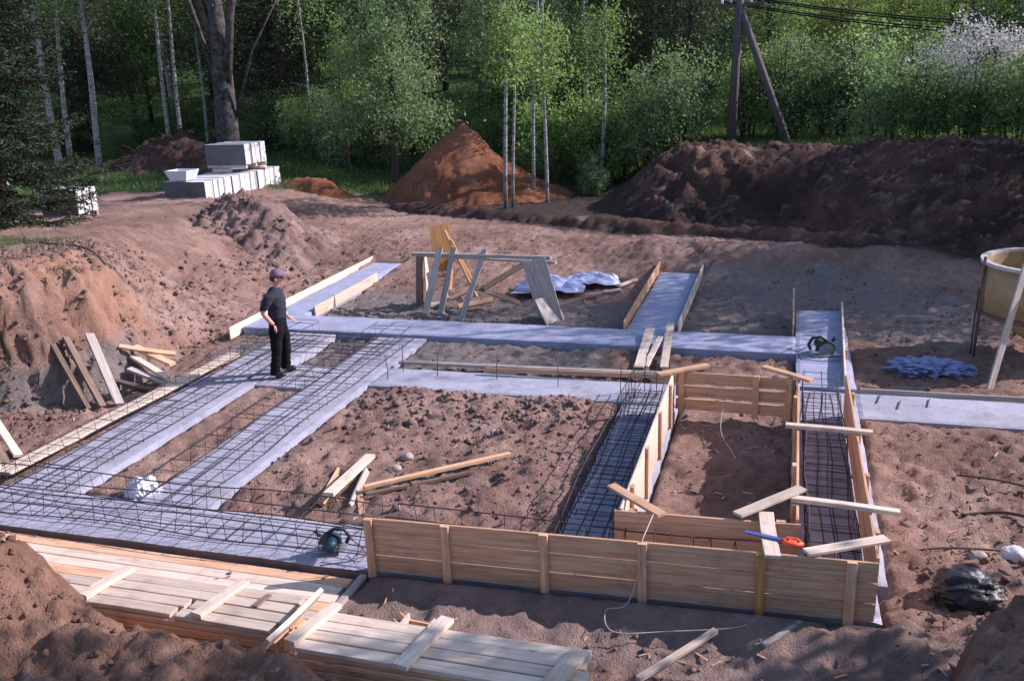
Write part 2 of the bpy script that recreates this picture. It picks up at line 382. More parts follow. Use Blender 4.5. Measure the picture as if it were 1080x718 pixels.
def gz(x, y): return float(sink(np.array([x]), np.array([y]), ground_h(np.array([x]), np.array([y])))[0])

# ------------------------------------------------------------------ soil heaps (height patches over the ground)
def heap(name, label, mat, x0, x1, y0, y1, res, hf, cat='soil heap', loc=None, rough=.12):
    xs = np.arange(x0, x1, res); ys = np.arange(y0, y1, res); A, B = np.meshgrid(xs, ys)
    g = ground_h(A, B, False); h = hf(A, B)
    t = np.clip(h / .25, 0, 1)
    z = g - .25 + h + t * (fbm(A * 1.6, B * 1.6, 4, 3, .6) * rough * 3 + (np.abs(fbm(A * 4, B * 4, 3, 6, .6)) - .1) * rough * 1.6 + fbm(A * 8, B * 8, 4, 8, .75) * rough * 1.5)
    keep = (h > .02)
    n = len(xs); id_ = np.arange(A.size).reshape(A.shape)
    km = keep[:-1, :-1] | keep[:-1, 1:] | keep[1:, 1:] | keep[1:, :-1]
    f = np.stack([id_[:-1, :-1][km], id_[:-1, 1:][km], id_[1:, 1:][km], id_[1:, :-1][km]], 1)
    used = np.unique(f); remap = np.zeros(A.size, int); remap[used] = np.arange(len(used))
    V = np.stack([A.ravel(), B.ravel(), z.ravel()], 1)[used]
    o = raw(name, V, remap[f], mat, smoothf=True); tag(o, label, cat); return o
def gauss(A, B, cx, cy, rx, ry, h, rot=0, p=2):
    c, s = math.cos(rot), math.sin(rot); u = ((A - cx) * c + (B - cy) * s) / rx; v = (-(A - cx) * s + (B - cy) * c) / ry
    return h * np.exp(-(u * u + v * v))
def cone(A, B, cx, cy, r, h, sx=1.):
    d = np.sqrt(((A - cx) / sx) ** 2 + (B - cy) ** 2) + fbm(A * .5, B * .5, 3, 2) * .6
    return h * np.clip(1 - d / r, 0, 1) ** 1.05 + .0

heap('sand_pile', 'tall reddish cone of sand in front of the birches', 'redsand', -16, -6.3, 27.8, 35, .08,
     lambda A, B: np.maximum(cone(A, B, -11.2, 31.2, 2.85, 2.75, 1.08), cone(A, B, -9.4, 31.0, 2.2, 1.25, 1.2)) + gauss(A, B, -11.5, 30.2, 3.6, 1.3, .45), 'sand pile', rough=.10)
def bank(A, B):
    cy = np.interp(A, [-6, -3.8, 0, 3, 7, 14], [29.6, 29.2, 28.6, 27.6, 26, 23])
    base = np.interp(A, [-6, -4, 0, 3, 4.5, 7, 14], [26.4, 25.4, 24.0, 22.0, 20.8, 19.2, 16])
    topz = np.interp(A, [-6.2, -5.4, -4.6, -3.8, -2.8, -.9, .6, 1.7, 3.1, 5.6, 14], [.0, .7, 1.5, 2.15, 2.35, 2.28, 2.2, 2.3, 2.5, 2.5, 2.8])
    front = smooth((B - base + fbm(A * .7, B * .7, 3, 44) * 1.3) / (cy - base)); g = ground_h(A, B, False)
    back = 1 - smooth((B - cy - .6) / 3.5)
    return np.clip((topz - g * .0) * front * back - (g + .22) * front * back * .85, 0, 9) * smooth((A + 6.4) / 1.0) * (1 + .22 * fbm(A * .9, B * .9, 4, 33))
heap('topsoil_heap', 'long dark bank of topsoil and clay at the foot of the wood', 'topsoil', -6.5, 13, 17, 33, .09, bank, rough=.22)
def lowridge(A, B):
    cy = np.interp(A, [-14, -5, 6], [28.4, 25.0, 21.6]); return .5 * np.exp(-((B - cy) / .6) ** 2) * smooth((A + 14) / 2) * smooth((4 - A) / 2)
heap('earth_ridge', 'low dark ridge of earth below the sand cone and bank', 'topsoil', -14.5, 4, 20.5, 30.5, .1, lowridge, rough=.1)
heap('clod_heap', 'pinkish heap of clods in front of the stacked concrete blocks', 'spoil', -17, -11, 18.4, 25, .07,
     lambda A, B: gauss(A, B, -14.6, 22.1, 1.25, 1.2, 1.0) + gauss(A, B, -13.2, 21.6, 1.2, 1.3, .75) + gauss(A, B, -12.4, 20.2, .8, 1.4, .35), rough=.22)
heap('brush_heap', 'dark heap of earth and brush under the trees on the left', 'topsoil', -29, -19.5, 27.5, 36, .12,
     lambda A, B: gauss(A, B, -24.5, 32.5, 2.2, 1.6, 1.5) + gauss(A, B, -22.2, 31.6, 1.8, 1.2, .7), rough=.25)
heap('clay_heap', 'small lit heap of clay beside the sand cone', 'redsand', -19, -14, 26.6, 31, .1,
     lambda A, B: gauss(A, B, -16.6, 29.2, 1.1, .7, .6) + gauss(A, B, -15.4, 29.0, .9, .6, .45), rough=.12)
def foreh(A, B):
    cy = np.interp(A, [-8, -5.8, -5.1, -4.8, -4.4, -3.9, -3.2, -2.8, -2.2], [5.25, 5.15, 5.0, 4.95, 5.0, 5.05, 5.05, 4.95, 4.8])
    tz = np.interp(A, [-9, -7, -6.2, -5.9, -5.6, -5.2, -4.8, -4.2, -3.8, -3.2, -2.7, -2.2, -1.8], [1.6, 1.56, 1.5, 1.42, 1.15, .92, .84, .88, .82, .72, .56, .3, 0])
    fr = smooth((cy + .75 - B) / .85)
    bk = 1 - .55 * smooth((cy - .3 - B) / 2.6)
    return (tz + .22) * fr * bk * smooth((B - .2) / 1.5) * (1 + .12 * fbm(A * 1.5, B * 1.5, 3, 60))
heap('foreground_heap', 'near heap of clay soil along the bottom left edge', 'fore', -9.5, -1.5, 1, 6.6, .035, foreh, rough=.13)
def righth(A, B):
    xe = np.interp(B, [2, 4, 6, 6.9, 7.6, 9], [.2, .5, .82, 1.2, 2.0, 3.2]) + fbm(A, B * 1.5, 3, 70) * .35
    return (1.0 * smooth((A - xe - .08) / .5) + .35 * smooth((A - xe - .4) / 1.5)) * smooth((7.7 - B + (A - 1.5) * .5) / .9) * smooth((B - 2) / 1.5)
heap('steep_heap', 'steep dark soil heap at the bottom right corner', 'fore', .8, 8, 2.2, 9.5, .045, righth, rough=.16)

# ------------------------------------------------------------------ clods and stones
ico = bmesh.new(); bmesh.ops.create_icosphere(ico, subdivisions=1, radius=1)
IV = np.array([v.co[:] for v in ico.verts]); IF = np.array([[v.index for v in f.verts] for f in ico.faces]); ico.free()
def rocks(name, pts, sizes, mat, kind='stuff', label=None, cat=None, flat=.65, hof=None):
    n = len(pts); k = len(IV)
    V = IV[None] * (1 + .75 * (RNG.random((n, k, 1)) - .5)) * sizes[:, None, None] * (np.array([1, 1, flat]) * (.7 + .6 * RNG.random((n, 1, 3))))
    V = V + pts[:, None, :]
    F = IF[None] + (np.arange(n) * k)[:, None, None]
    o = raw(name, V.reshape(-1, 3), F.reshape(-1, 3), mat, smoothf=False); tag(o, label, cat, kind=kind); return o
def scatter(n, x0, x1, y0, y1, dens=None):
    x = RNG.uniform(x0, x1, n); y = RNG.uniform(y0, y1, n)
    if dens is not None:
        k = RNG.random(n) < dens(x, y); x, y = x[k], y[k]
    return x, y
def instrip(x, y, m=.06):
    r = np.zeros(len(x), bool)
    for (a, b, c, d, z) in STRIPS + RAISED: r |= (x > a - m) & (x < b + m) & (y > c - m) & (y < d + m)
    r |= (x > -3.9) & (x < 1.05) & (y > 7.1) & (y < 8.2)
    return r
def hh(x, y): return sink(x, y, ground_h(x, y))
x, y = scatter(26000, -12.5, 4.5, 5.5, 24, lambda x, y: np.clip(fbm(x * .8, y * .8, 3, 50) * 3 + .45, .05, 1)); k = ~instrip(x, y); x, y = x[k], y[k]
s = .008 + .022 * RNG.random(len(x)) ** 3 + .02 * (RNG.random(len(x)) < .03)
rocks('soil_clods', np.stack([x, y, hh(x, y) + s * .2], 1), s, 'spoil')
x, y = scatter(2600, -6.2, -2.5, 8.4, 12.3, lambda x, y: .15 + .8 * smooth((y - 10) / 1.8)); s = .012 + .05 * RNG.random(len(x)) ** 4
rocks('pit_clods', np.stack([x, y, hh(x, y) + s * .2], 1), s, 'spoil')
x, y = scatter(1500, 1.35, 4.2, 6.8, 9.6, lambda x, y: np.clip(.9 - np.abs(y - 8.2) * .5, .05, 1)); s = .01 + .045 * RNG.random(len(x)) ** 5
rocks('rubble', np.stack([x, y, hh(x, y) + s * .2], 1), s, 'spoil')
x, y = scatter(1800, -13.5, -10.6, 14.5, 21, lambda x, y: np.clip(fbm(x * 1.2, y * 1.2, 3, 58) * 4 + .4, 0, 1)); s = .015 + .06 * RNG.random(len(x)) ** 4
rocks('slope_clods', np.stack([x, y, hh(x, y) + s * .2], 1), s, 'spoil')
x, y = scatter(900, -16.2, -11.8, 19.5, 23.6, lambda x, y: .3 + 0 * x); zc = ground_h(x, y, False) - .22 + gauss(x, y, -14.6, 22.1, 1.25, 1.2, 1.0) + gauss(x, y, -13.2, 21.6, 1.2, 1.3, .75) + gauss(x, y, -12.4, 20.2, .8, 1.4, .35); s = .03 + .08 * RNG.random(len(x)) ** 3
rocks('heap_clods', np.stack([x, y, zc], 1), s, 'spoil')
x, y = scatter(5000, -8, -1.9, 3.6, 5.9, lambda x, y: np.clip(fbm(x * 1.5, y * 1.5, 3, 59) * 3 + .5, .05, 1)); zc = ground_h(x, y, False) - .25 + foreh(x, y); k = foreh(x, y) > .3; x, y, zc = x[k], y[k], zc[k]; s = .008 + .035 * RNG.random(len(x)) ** 4
rocks('heap_crumbs', np.stack([x, y, zc + .015], 1), s, 'fore')
x, y = scatter(5000, -13.2, -10.4, 8.5, 15); s = .012 + .05 * RNG.random(len(x)) ** 5
rocks('bank_clods', np.stack([x, y, hh(x, y) + s * .1], 1), s, 'spoil')
def rock(x, y, r, label, mat='stone', group=None):
    bm = bmesh.new(); bmesh.ops.create_icosphere(bm, subdivisions=3, radius=r); q = rnd.random() * 9
    for v in bm.verts:
        n = fbm(np.array([v.co.x / r * .9 + q]), np.array([v.co.y / r * .9 + v.co.z / r]), 3, 5)[0]; v.co *= 1 + n * .7; v.co.z *= .68
    me = bpy.data.meshes.new('rock'); bm.to_mesh(me); bm.free(); me.materials.append(M[mat])
    o = bpy.data.objects.new('rock', me); link(o); o.location = (x, y, gz(x, y) + r * .3); o.rotation_euler = (0, 0, q); return tag(o, label, 'rock', group)
rock(-4.62, 10.0, .085, 'pale rounded stone in the middle pit, farther of the two')
rock(-4.62, 9.6, .095, 'larger rounded stone in the middle pit, nearer the pit planks')
rock(-3.7, 10.9, .07, 'small stone lying near the back of the middle pit')
rock(2.35, 9.15, .13, 'white flat boulder in the rubble above the black bag', 'block')
rock(2.0, 9.0, .09, 'pinkish stone left of the white boulder')
rock(2.55, 7.8, .08, 'grey stone by the black plastic bag')

def chips(name, n, reg, mat):
    mb = MB()
    for k in range(n):
        x0, x1, y0, y1 = reg[k % len(reg)]; x_, y_ = rnd.uniform(x0, x1), rnd.uniform(y0, y1)
        if bool(instrip(np.array([x_]), np.array([y_]))[0]): continue
        z_ = gz(x_, y_) + .008; a_ = rnd.random() * 3.14; L = rnd.uniform(.015, .07); w_ = rnd.uniform(.003, .010)
        c_, s_ = math.cos(a_) * L, math.sin(a_) * L; px, py = -math.sin(a_) * w_, math.cos(a_) * w_; t_ = rnd.uniform(0, .02)
        mb.add([(x_ - c_ - px, y_ - s_ - py, z_), (x_ + c_ - px, y_ + s_ - py, z_ + t_), (x_ + c_ + px, y_ + s_ + py, z_ + t_), (x_ - c_ + px, y_ - s_ + py, z_),
                (x_ - c_ - px, y_ - s_ - py, z_ + .008), (x_ + c_ - px, y_ + s_ - py, z_ + t_ + .008), (x_ + c_ + px, y_ + s_ + py, z_ + t_ + .008), (x_ - c_ + px, y_ - s_ + py, z_ + .008)],
               [(3, 2, 1, 0), (4, 5, 6, 7), (0, 1, 5, 4), (1, 2, 6, 5), (2, 3, 7, 6), (3, 0, 4, 7)])
    tag(mb.build(name, mat), kind='stuff')
chips('wood_chips', 170, [(-6, -2.4, 8.4, 12.3), (-4, 1.5, 6.2, 7.2), (-8, -4, 16.3, 18.5), (-10.6, -9.7, 10, 13), (1.2, 3, 7, 12), (-1.3, .1, 8.2, 12)], 'wood')

# ------------------------------------------------------------------ footings
foot = empty('concrete_footing', (-4, 12, 0), label='pale concrete footing strips laid out as a grid in the excavation', cat='footing')
def strip(a, b, c, d, zt, mat, zb=None, skew=0.):
    zb = zt - .45 if zb is None else zb
    nx_ = max(2, int((b - a) / .06)); ny_ = max(2, int((d - c) / .06))
    xs = np.linspace(a, b, nx_ + 1); ys = np.linspace(c, d, ny_ + 1); A, B = np.meshgrid(xs, ys)
    B = B + skew * np.clip((A + 4.2) / 5, 0, 1) * (d - B) / (d - c)
    edge = np.minimum(np.minimum(A - a, b - A), np.minimum(B - c, d - B))
    wob = fbm(A * 1.1, B * 1.1, 3, 71) * .02 + fbm(A * 8, B * 8, 2, 73) * .008
    Z = zt + wob - .015 * (edge < .01)
    jx = np.where((A <= a + 1e-6) | (A >= b - 1e-6), fbm(A * 3, B * 3, 3, 77) * .035, 0); jy = np.where((B <= c + 1e-6) | (B >= d - 1e-6), fbm(A * 3, B * 3, 3, 78) * .035, 0)
    V = np.stack([(A + jx).ravel(), (B + jy).ravel(), Z.ravel()], 1); n = nx_ + 1
    id_ = np.arange(A.size).reshape(A.shape)
    F = [tuple(q) for q in np.stack([id_[:-1, :-1].ravel(), id_[:-1, 1:].ravel(), id_[1:, 1:].ravel(), id_[1:, :-1].ravel()], 1)]
    loop = list(id_[0, :]) + list(id_[1:, -1]) + list(id_[-1, -2::-1]) + list(id_[-2:0:-1, 0])
    base = len(V); lower = V[loop].copy(); lower[:, 2] = zb; V = np.vstack([V, lower]); m = len(loop)
    F += [(loop[k], base + k, base + (k + 1) % m, loop[(k + 1) % m]) for k in range(m)]
    V = V - np.array([-4, 12, 0])
    return raw('footing_strip', V, F, mat, foot)
for i, q in enumerate(STRIPS): strip(q[0] + .002 * (i % 2), q[1] - .002, q[2] + .003, q[3] - .003, q[4], 'concrete_dirty' if i == 0 else 'concrete', None, .23 if i == 0 else 0)
for q in RAISED: strip(q[0] + .003, q[1] - .003, q[2] + .003, q[3] - .003, q[4], 'concrete_raised')

# ------------------------------------------------------------------ planks
def plank(name, p0, p1, w, t, mat='wood', roll=0, label=None, cat='plank', group=None, parent=None, bow=.006, up=None):
    p0 = Vector(p0); p1 = Vector(p1); d = p1 - p0; L = d.length; d.normalize()
    up = Vector(up) if up else (Vector((0, 0, 1)) if abs(d.z) < .9 else Vector((0, 1, 0)))
    y = up.cross(d).normalized(); z = d.cross(y)
    q = Matrix.Rotation(roll, 3, d); y = q @ y; z = q @ z
    n = max(3, int(L / .25)); V = []; F = []
    b1, b2, ph = (rnd.random() - .5) * bow * 2, (rnd.random() - .5) * bow * 2, rnd.random() * 6
    c = min(.004, t * .2)
    prof = [(-w / 2 + c, -t / 2), (w / 2 - c, -t / 2), (w / 2, -t / 2 + c), (w / 2, t / 2 - c), (w / 2 - c, t / 2), (-w / 2 + c, t / 2), (-w / 2, t / 2 - c), (-w / 2, -t / 2 + c)]
    for i in range(n + 1):
        s_ = i / n; arch = 4 * s_ * (1 - s_)
        for (yy, zz) in prof:
            V.append((L * s_, yy * (1 + .012 * math.sin(ph + 9 * s_)) + b1 * arch, zz + b2 * arch))
    k = len(prof)
    for i in range(n):
        for j in range(k): F.append((i * k + j, i * k + (j + 1) % k, (i + 1) * k + (j + 1) % k, (i + 1) * k + j))
    F.append(tuple(range(k))[::-1]); F.append(tuple(n * k + j for j in range(k)))
    o = raw(name, V, F, mat)
    m = Matrix(((d.x, y.x, z.x, p0.x), (d.y, y.y, z.y, p0.y), (d.z, y.z, z.z, p0.z), (0, 0, 0, 1)))
    if parent is not None:
        o.parent = parent; m = Matrix.Translation(-parent.location) @ m
        o.matrix_local = m
        if label: o['label'] = label
    else:
        o.matrix_world = m; tag(o, label, cat, group)
    return o

# lower platform of long boards beside the front footing
for i in range(9):
    yy = 7.1 - i * .148; 
    plank('plank', (-8.9 + rnd.uniform(-.2, .2), yy + .02, -.075), (-4.02 + rnd.uniform(-.04, .03), yy, -.075), .142, .04, 'wood_pale' if i % 3 else 'wood',
          label=['plank edging the footing, farthest of the long low boards', 'long low board second from the front footing', 'long low board third from the front footing', 'long low board fourth from the front footing',
                 'long low board fifth from the front footing'][i] if i < 5 else 'long low board half hidden under the near stack', group='long low boards beside the front footing')
plank('batten', (-6.1, 6.95, -.12), (-6.1, 5.9, -.12), .1, .045, 'wood', label='cross batten under the long low boards', cat='batten')
plank('batten', (-3.93, 7.24, -.05), (-3.96, 6.62, -.07), .07, .045, 'wood_grey', label='short batten closing the right end of the low boards', cat='batten')
def stack(x0, x1, y0, zt, layers, cols, wdt, label_top, label_low, grp, lens=None, mats=('wood_pale', 'wood')):
    for L_ in range(layers):
        for c in range(cols):
            zz = zt - .024 - L_ * .05; yy = y0 + wdt * (c + .5)
            a = x0 + rnd.uniform(-.05, .05) + .02 * L_; b = x1 + rnd.uniform(-.05, .05)
            if L_ > 0: yy += rnd.uniform(-.01, .01)
            if L_ == 0 and lens and c in lens:
                m = lens[c]
                plank('plank', (a, yy, zz), (m - .03, yy + .01, zz), wdt - .012, .045, mats[0], label=label_top, group=grp)
                plank('plank', (m + .03, yy, zz), (b, yy - .01, zz), wdt - .012, .045, mats[0], label=label_top, group=grp)
            else:
                plank('plank', (a, yy, zz), (b, yy + rnd.uniform(-.01, .01), zz), wdt - (.012 if L_ == 0 else .004), .045, mats[0] if L_ == 0 else mats[1], label=label_top if L_ == 0 else label_low, group=grp)
stack(-6.05, -4.05, 5.74, .30, 8, 4, .138, 'sawn plank on top of the left foreground stack', 'sawn plank inside the left foreground stack', 'planks of the left foreground stack', {0: -5.05, 1: -5.0})
stack(-3.75, -1.32, 5.58, .30, 8, 4, .138, 'sawn plank on top of the right foreground stack', 'sawn plank inside the right foreground stack', 'planks of the right foreground stack', None)
for (p0, p1, w, t, lab, r) in [((-5.92, 6.30, .325), (-6.03, 5.78, .325), .12, .045, 'pale cross board on the left end of the left foreground stack', 0),
                       ((-4.68, 6.34, .325), (-4.80, 5.76, .325), .12, .045, 'pale cross board near the right end of the left foreground stack', 0),
                       ((-3.86, 6.26, .37), (-3.94, 5.48, .36), .14, .045, 'thick board standing on edge between the two foreground stacks', R(55)),
                       ((-3.66, 6.2, .325), (-3.79, 5.6, .325), .12, .045, 'flat pale cross board on the left end of the right foreground stack', 0),
                       ((-2.62, 6.22, .325), (-2.76, 5.52, .325), .13, .045, 'cross board over the middle of the right foreground stack', 0),
                       ((-1.41, 6.05, .33), (-1.58, 5.45, .33), .15, .05, 'wide cross board on the right end of the right foreground stack', 0),
                       ((-4.35, 6.22, .31), (-4.38, 6.02, .31), .06, .02, 'small dark offcut on the left foreground stack', 0)]:
    plank('board', p0, p1, w, t, 'wood_dark' if 'offcut' in lab else 'wood_pale', r, lab, 'board')
bx = empty('wooden_box', (-2.98, 6.36, -.12), R(-5), 'small open wooden box behind the right foreground stack', 'box')
MB().box(-.12, .12, -.09, .09, 0, .02).build('bottom', 'wood', bx)
MB().box(-.12, .12, .09, .11, 0, .2).build('side', 'wood', bx); MB().box(-.12, .12, -.11, -.09, 0, .2).build('side', 'wood', bx)
MB().box(-.14, -.12, -.11, .11, 0, .26).build('side', 'wood_pale', bx); MB().box(.12, .14, -.11, .11, 0, .26).build('side', 'wood_pale', bx)

# ------------------------------------------------------------------ formwork
def panel(name, p0, p1, z0, z1, side, label, nb=3, battens=(), bmat='wood', batmat='wood', thick=.028, orange=None, btop=.0, gap=.005):
    """a wall of boards from p0 to p1 (x,y); battens on the side given (+1 = left of travel)."""
    p0 = Vector((*p0, 0)); p1 = Vector((*p1, 0)); d = (p1 - p0).normalized(); nrm = Vector((-d.y, d.x, 0)) * side
    t = empty(name, (p0.x, p0.y, z0), label=label, cat='formwork')
    hb = (z1 - z0) / nb
    for i in range(nb):
        z = z0 + hb * (i + .5); j = rnd.uniform(-.006, .006)
        plank('board', (p0.x, p0.y, z) , (p1.x, p1.y, z + j * .3), hb - gap, thick, bmat, R(90), parent=t, bow=.004)
    L = (p1 - p0).length
    for k, b in enumerate(battens):
        q = p0 + d * (b * L) + nrm * (thick / 2 + .022)
        plank('batten', (q.x, q.y, z0 - .02 + rnd.uniform(-.02, .0)), (q.x, q.y, z1 + btop), .085, .04, orange if (orange and k == len(battens) - 2) else batmat, 0, parent=t, up=nrm, bow=.002)
    return t
panel('formwork_panel', (-3.88, 7.30), (.90, 7.51), -.03, .585, -1, 'long board formwork wall with vertical battens across the front', 3, (.008, .175, .38, .575, .795, .955), orange='wood_orange', gap=.012)
panel('formwork_panel', (.90, 7.56), (.885, 12.45), .02, .6, -1, 'long formwork wall along the right side of the right rebar trench', 3, (.1, .35, .6, .85))
panel('formwork_panel', (.23, 8.12), (.255, 12.3), .0, .6, 1, 'formwork wall between the boxed pit and the right rebar trench', 3, (.08, .3, .55, .8))
panel('formwork_panel', (-1.44, 8.0), (-1.43, 12.2), .0, .6, -1, 'pale sunlit formwork wall on the left side of the boxed pit', 3, (.12, .36, .62, .86), 'wood_pale')
panel('formwork_panel', (-1.50, 7.99), (.26, 8.07), .0, .58, 1, 'short inner formwork wall just behind the long front wall', 3, (.1, .9))
panel('formwork_panel', (-1.40, 12.25), (.22, 12.2), .0, .6, -1, 'dark slatted formwork wall at the back of the boxed pit', 3, (.05, .68, .95), gap=.035)
panel('formwork_panel', (.94, 13.5), (1.09, 17.9), -.2, .22, -1, 'low edge board along the right of the raised end strip', 1, (.3,), 'wood_pale')
for (p0, p1, w, t, mat, roll, lab) in [
    ((.10, 10.42, .62), (1.06, 10.36, .625), .09, .045, 'wood_pale', 0, 'tie board across the middle of the right rebar trench'),
    ((.17, 8.50, .625), (1.16, 8.42, .62), .085, .045, 'wood_pale', 0, 'tie board across the near end of the right rebar trench'),
    ((-.32, 8.0, .65), (.27, 8.66, .67), .12, .03, 'wood_pale', 0, 'diagonal corner brace on the near right corner of the boxed pit'),
    ((-.06, 8.17, .61), (.02, 7.36, .61), .14, .03, 'wood_pale', 0, 'bright white board bridging the two front formwork walls'),
    ((.30, 7.50, .61), (1.0, 7.90, .61), .12, .03, 'wood_pale', 0, 'diagonal corner brace on the right end of the front wall'),
    ((-1.62, 8.45, .61), (-1.02, 7.92, .61), .11, .03, 'wood', 0, 'diagonal corner brace on the near left corner of the boxed pit'),
    ((-1.62, 11.93, .63), (-.98, 12.45, .63), .11, .04, 'wood', 0, 'diagonal corner brace on the far left corner of the boxed pit'),
    ((-.22, 12.5, .63), (.42, 12.02, .63), .11, .04, 'wood', 0, 'diagonal corner brace on the far right corner of the boxed pit'),
    ((-6.2, 13.43, .06), (-1.75, 13.62, .05), .12, .045, 'wood_grey', 0, 'long grey board lying behind the middle footing strip'),
    ((-4.6, 13.24, .08), (-1.5, 13.40, .08), .07, .045, 'wood', R(80), 'thin edge board along the back of the middle footing strip'),
    ((-2.27, 15.7, .17), (-2.20, 13.95, .02), .16, .03, 'wood_pale', 0, 'pale leaning board left of three below the blue grey strip'),
    ((-2.02, 15.2, .17), (-2.10, 14.0, .02), .10, .03, 'wood_pale', 0, 'short pale board between two others below the blue grey strip'),
    ((-1.94, 16.0, .2), (-1.80, 14.0, .02), .13, .03, 'wood_pale', 0, 'pale leaning board right of three below the blue grey strip'),
    ((-2.80, 16.0, .08), (-2.82, 21.0, .12), .24, .028, 'wood', R(90), 'edge board standing along the left of the blue grey strip'),
    ((-1.81, 16.0, .08), (-1.80, 20.8, .12), .24, .028, 'wood_grey', R(90), 'edge board standing along the right of the blue grey strip'),
    ((.20, 16.05, .1), (.20, 18.3, .2), .3, .028, 'wood', R(90), 'edge board standing along the left of the raised end strip'),
    ((-10.31, 14.6, .02), (-10.32, 21.2, .05), .24, .03, 'wood_pale', R(90), 'long pale edge board outside the far left strip'),
    ((-9.37, 16.3, .03), (-9.37, 19.4, .05), .24, .03, 'wood_pale', R(90), 'shorter pale edge board inside the far left strip'),
    ((-9.55, 8.3, .05), (-9.42, 13.4, .04), .26, .04, 'wood_pale', 0, 'long pale board beside the left footing strip'),
    ((1.15, 13.49, -.02), (5.6, 13.53, -.02), .13, .03, 'wood_grey', R(90), 'grey edge board behind the far right footing strip'),
]: plank('board', p0, p1, w, t, mat, roll, lab, 'board')
# loose timber in the pits
for (p0, p1, w, t, mat, roll, lab) in [
    ((-4.92, 8.42, .17), (-5.02, 9.75, .06), .13, .05, 'wood_pale', 0, 'thick pale offcut resting on others in the middle pit'),
    ((-5.08, 8.5, .0), (-5.28, 9.4, .0), .1, .04, 'wood', R(30), 'leftmost offcut in the pile in the middle pit'),
    ((-4.72, 8.55, -.03), (-4.88, 9.35, .05), .09, .03, 'wood_grey', R(70), 'grey offcut on edge in the pile in the middle pit'),
    ((-4.80, 8.95, .0), (-4.45, 8.3, -.06), .07, .03, 'wood', 0, 'short offcut crossing the pile in the middle pit'),
    ((-4.68, 8.85, .08), (-3.25, 10.15, .07), .07, .045, 'wood', 0, 'long thin lath lying across the middle pit'),
    ((-4.62, 8.78, .03), (-3.6, 9.6, .03), .05, .04, 'wood_dark', 0, 'dark lath just below the long thin one in the middle pit'),
    ((-4.75, 9.05, .0), (-4.2, 9.1, .0), .06, .03, 'wood_pale', 0, 'short lath end touching the long one in the middle pit'),
    ((-4.55, 8.25, -.02), (-4.1, 8.9, -.1), .04, .03, 'wood_grey', 0, 'thin stick rising behind the left end of the front wall'),
    ((-1.0, 6.3, -.05), (-.43, 7.05, .0), .06, .04, 'wood_pale', 0, 'pale stake lying on the ground before the front wall'),
    ((-.02, 6.95, -.01), (.28, 7.3, .03), .05, .03, 'wood_grey', 0, 'weathered stick lying at the right end of the front wall'),
    ((-10.05, 11.1, -.1), (-10.95, 11.7, .85), .16, .04, 'wood_grey', R(20), 'wide board leaning on the left bank, nearest the pile'),
    ((-10.25, 10.95, -.1), (-11.2, 11.45, .85), .12, .05, 'wood_dark', R(20), 'dark beam leaning on the left bank beside the wide board'),
    ((-10.42, 10.85, -.12), (-11.35, 11.3, .78), .08, .06, 'wood_dark', 0, 'thin pole leaning on the left bank, outermost'),
    ((-10.7, 12.4, .42), (-9.85, 12.25, .20), .14, .05, 'wood', 0, 'topmost board of the loose pile at the left bank'),
    ((-10.6, 12.2, .32), (-9.75, 11.95, .06), .12, .05, 'wood_pale', 0, 'second board of the loose pile at the left bank'),
    ((-10.5, 11.95, .18), (-9.72, 11.9, -.02), .12, .05, 'wood_grey', 0, 'third board of the loose pile at the left bank'),
    ((-10.6, 11.7, .05), (-9.75, 11.7, -.08), .1, .05, 'wood_dark', 0, 'lowest board of the loose pile at the left bank'),
    ((-10.75, 12.1, .52), (-10.0, 12.55, .28), .1, .04, 'wood', R(20), 'crossing board at the back of the loose pile at the left bank'),
    ((-10.0, 9.0, -.06), (-11.2, 9.75, .22), .12, .04, 'wood_pale', R(15), 'pale board leaning at the left picture edge, nearest the strip'),
    ((-10.15, 8.85, -.06), (-11.4, 9.5, .20), .11, .04, 'wood_grey', R(15), 'grey board leaning at the left picture edge'),
    ((-10.28, 8.8, -.06), (-11.1, 9.4, .28), .09, .05, 'wood_dark', R(15), 'dark board leaning at the left picture edge'),
    ((-3.5, 19.35, .02), (-3.2, 19.9, .06), .1, .04, 'wood_pale', 0, 'short offcut lying right of the crumpled sheet'),
    ((-3.75, 18.9, .0), (-3.4, 19.1, .02), .08, .04, 'wood_pale', 0, 'small offcut lying in front of the crumpled sheet'),
    ((-4.0, 18.6, .0), (-3.75, 18.7, .02), .08, .05, 'wood_pale', 0, 'tiny block of wood near the leaning sheet'),
]: plank('plank', p0, p1, w, t, mat, roll, lab, 'plank')

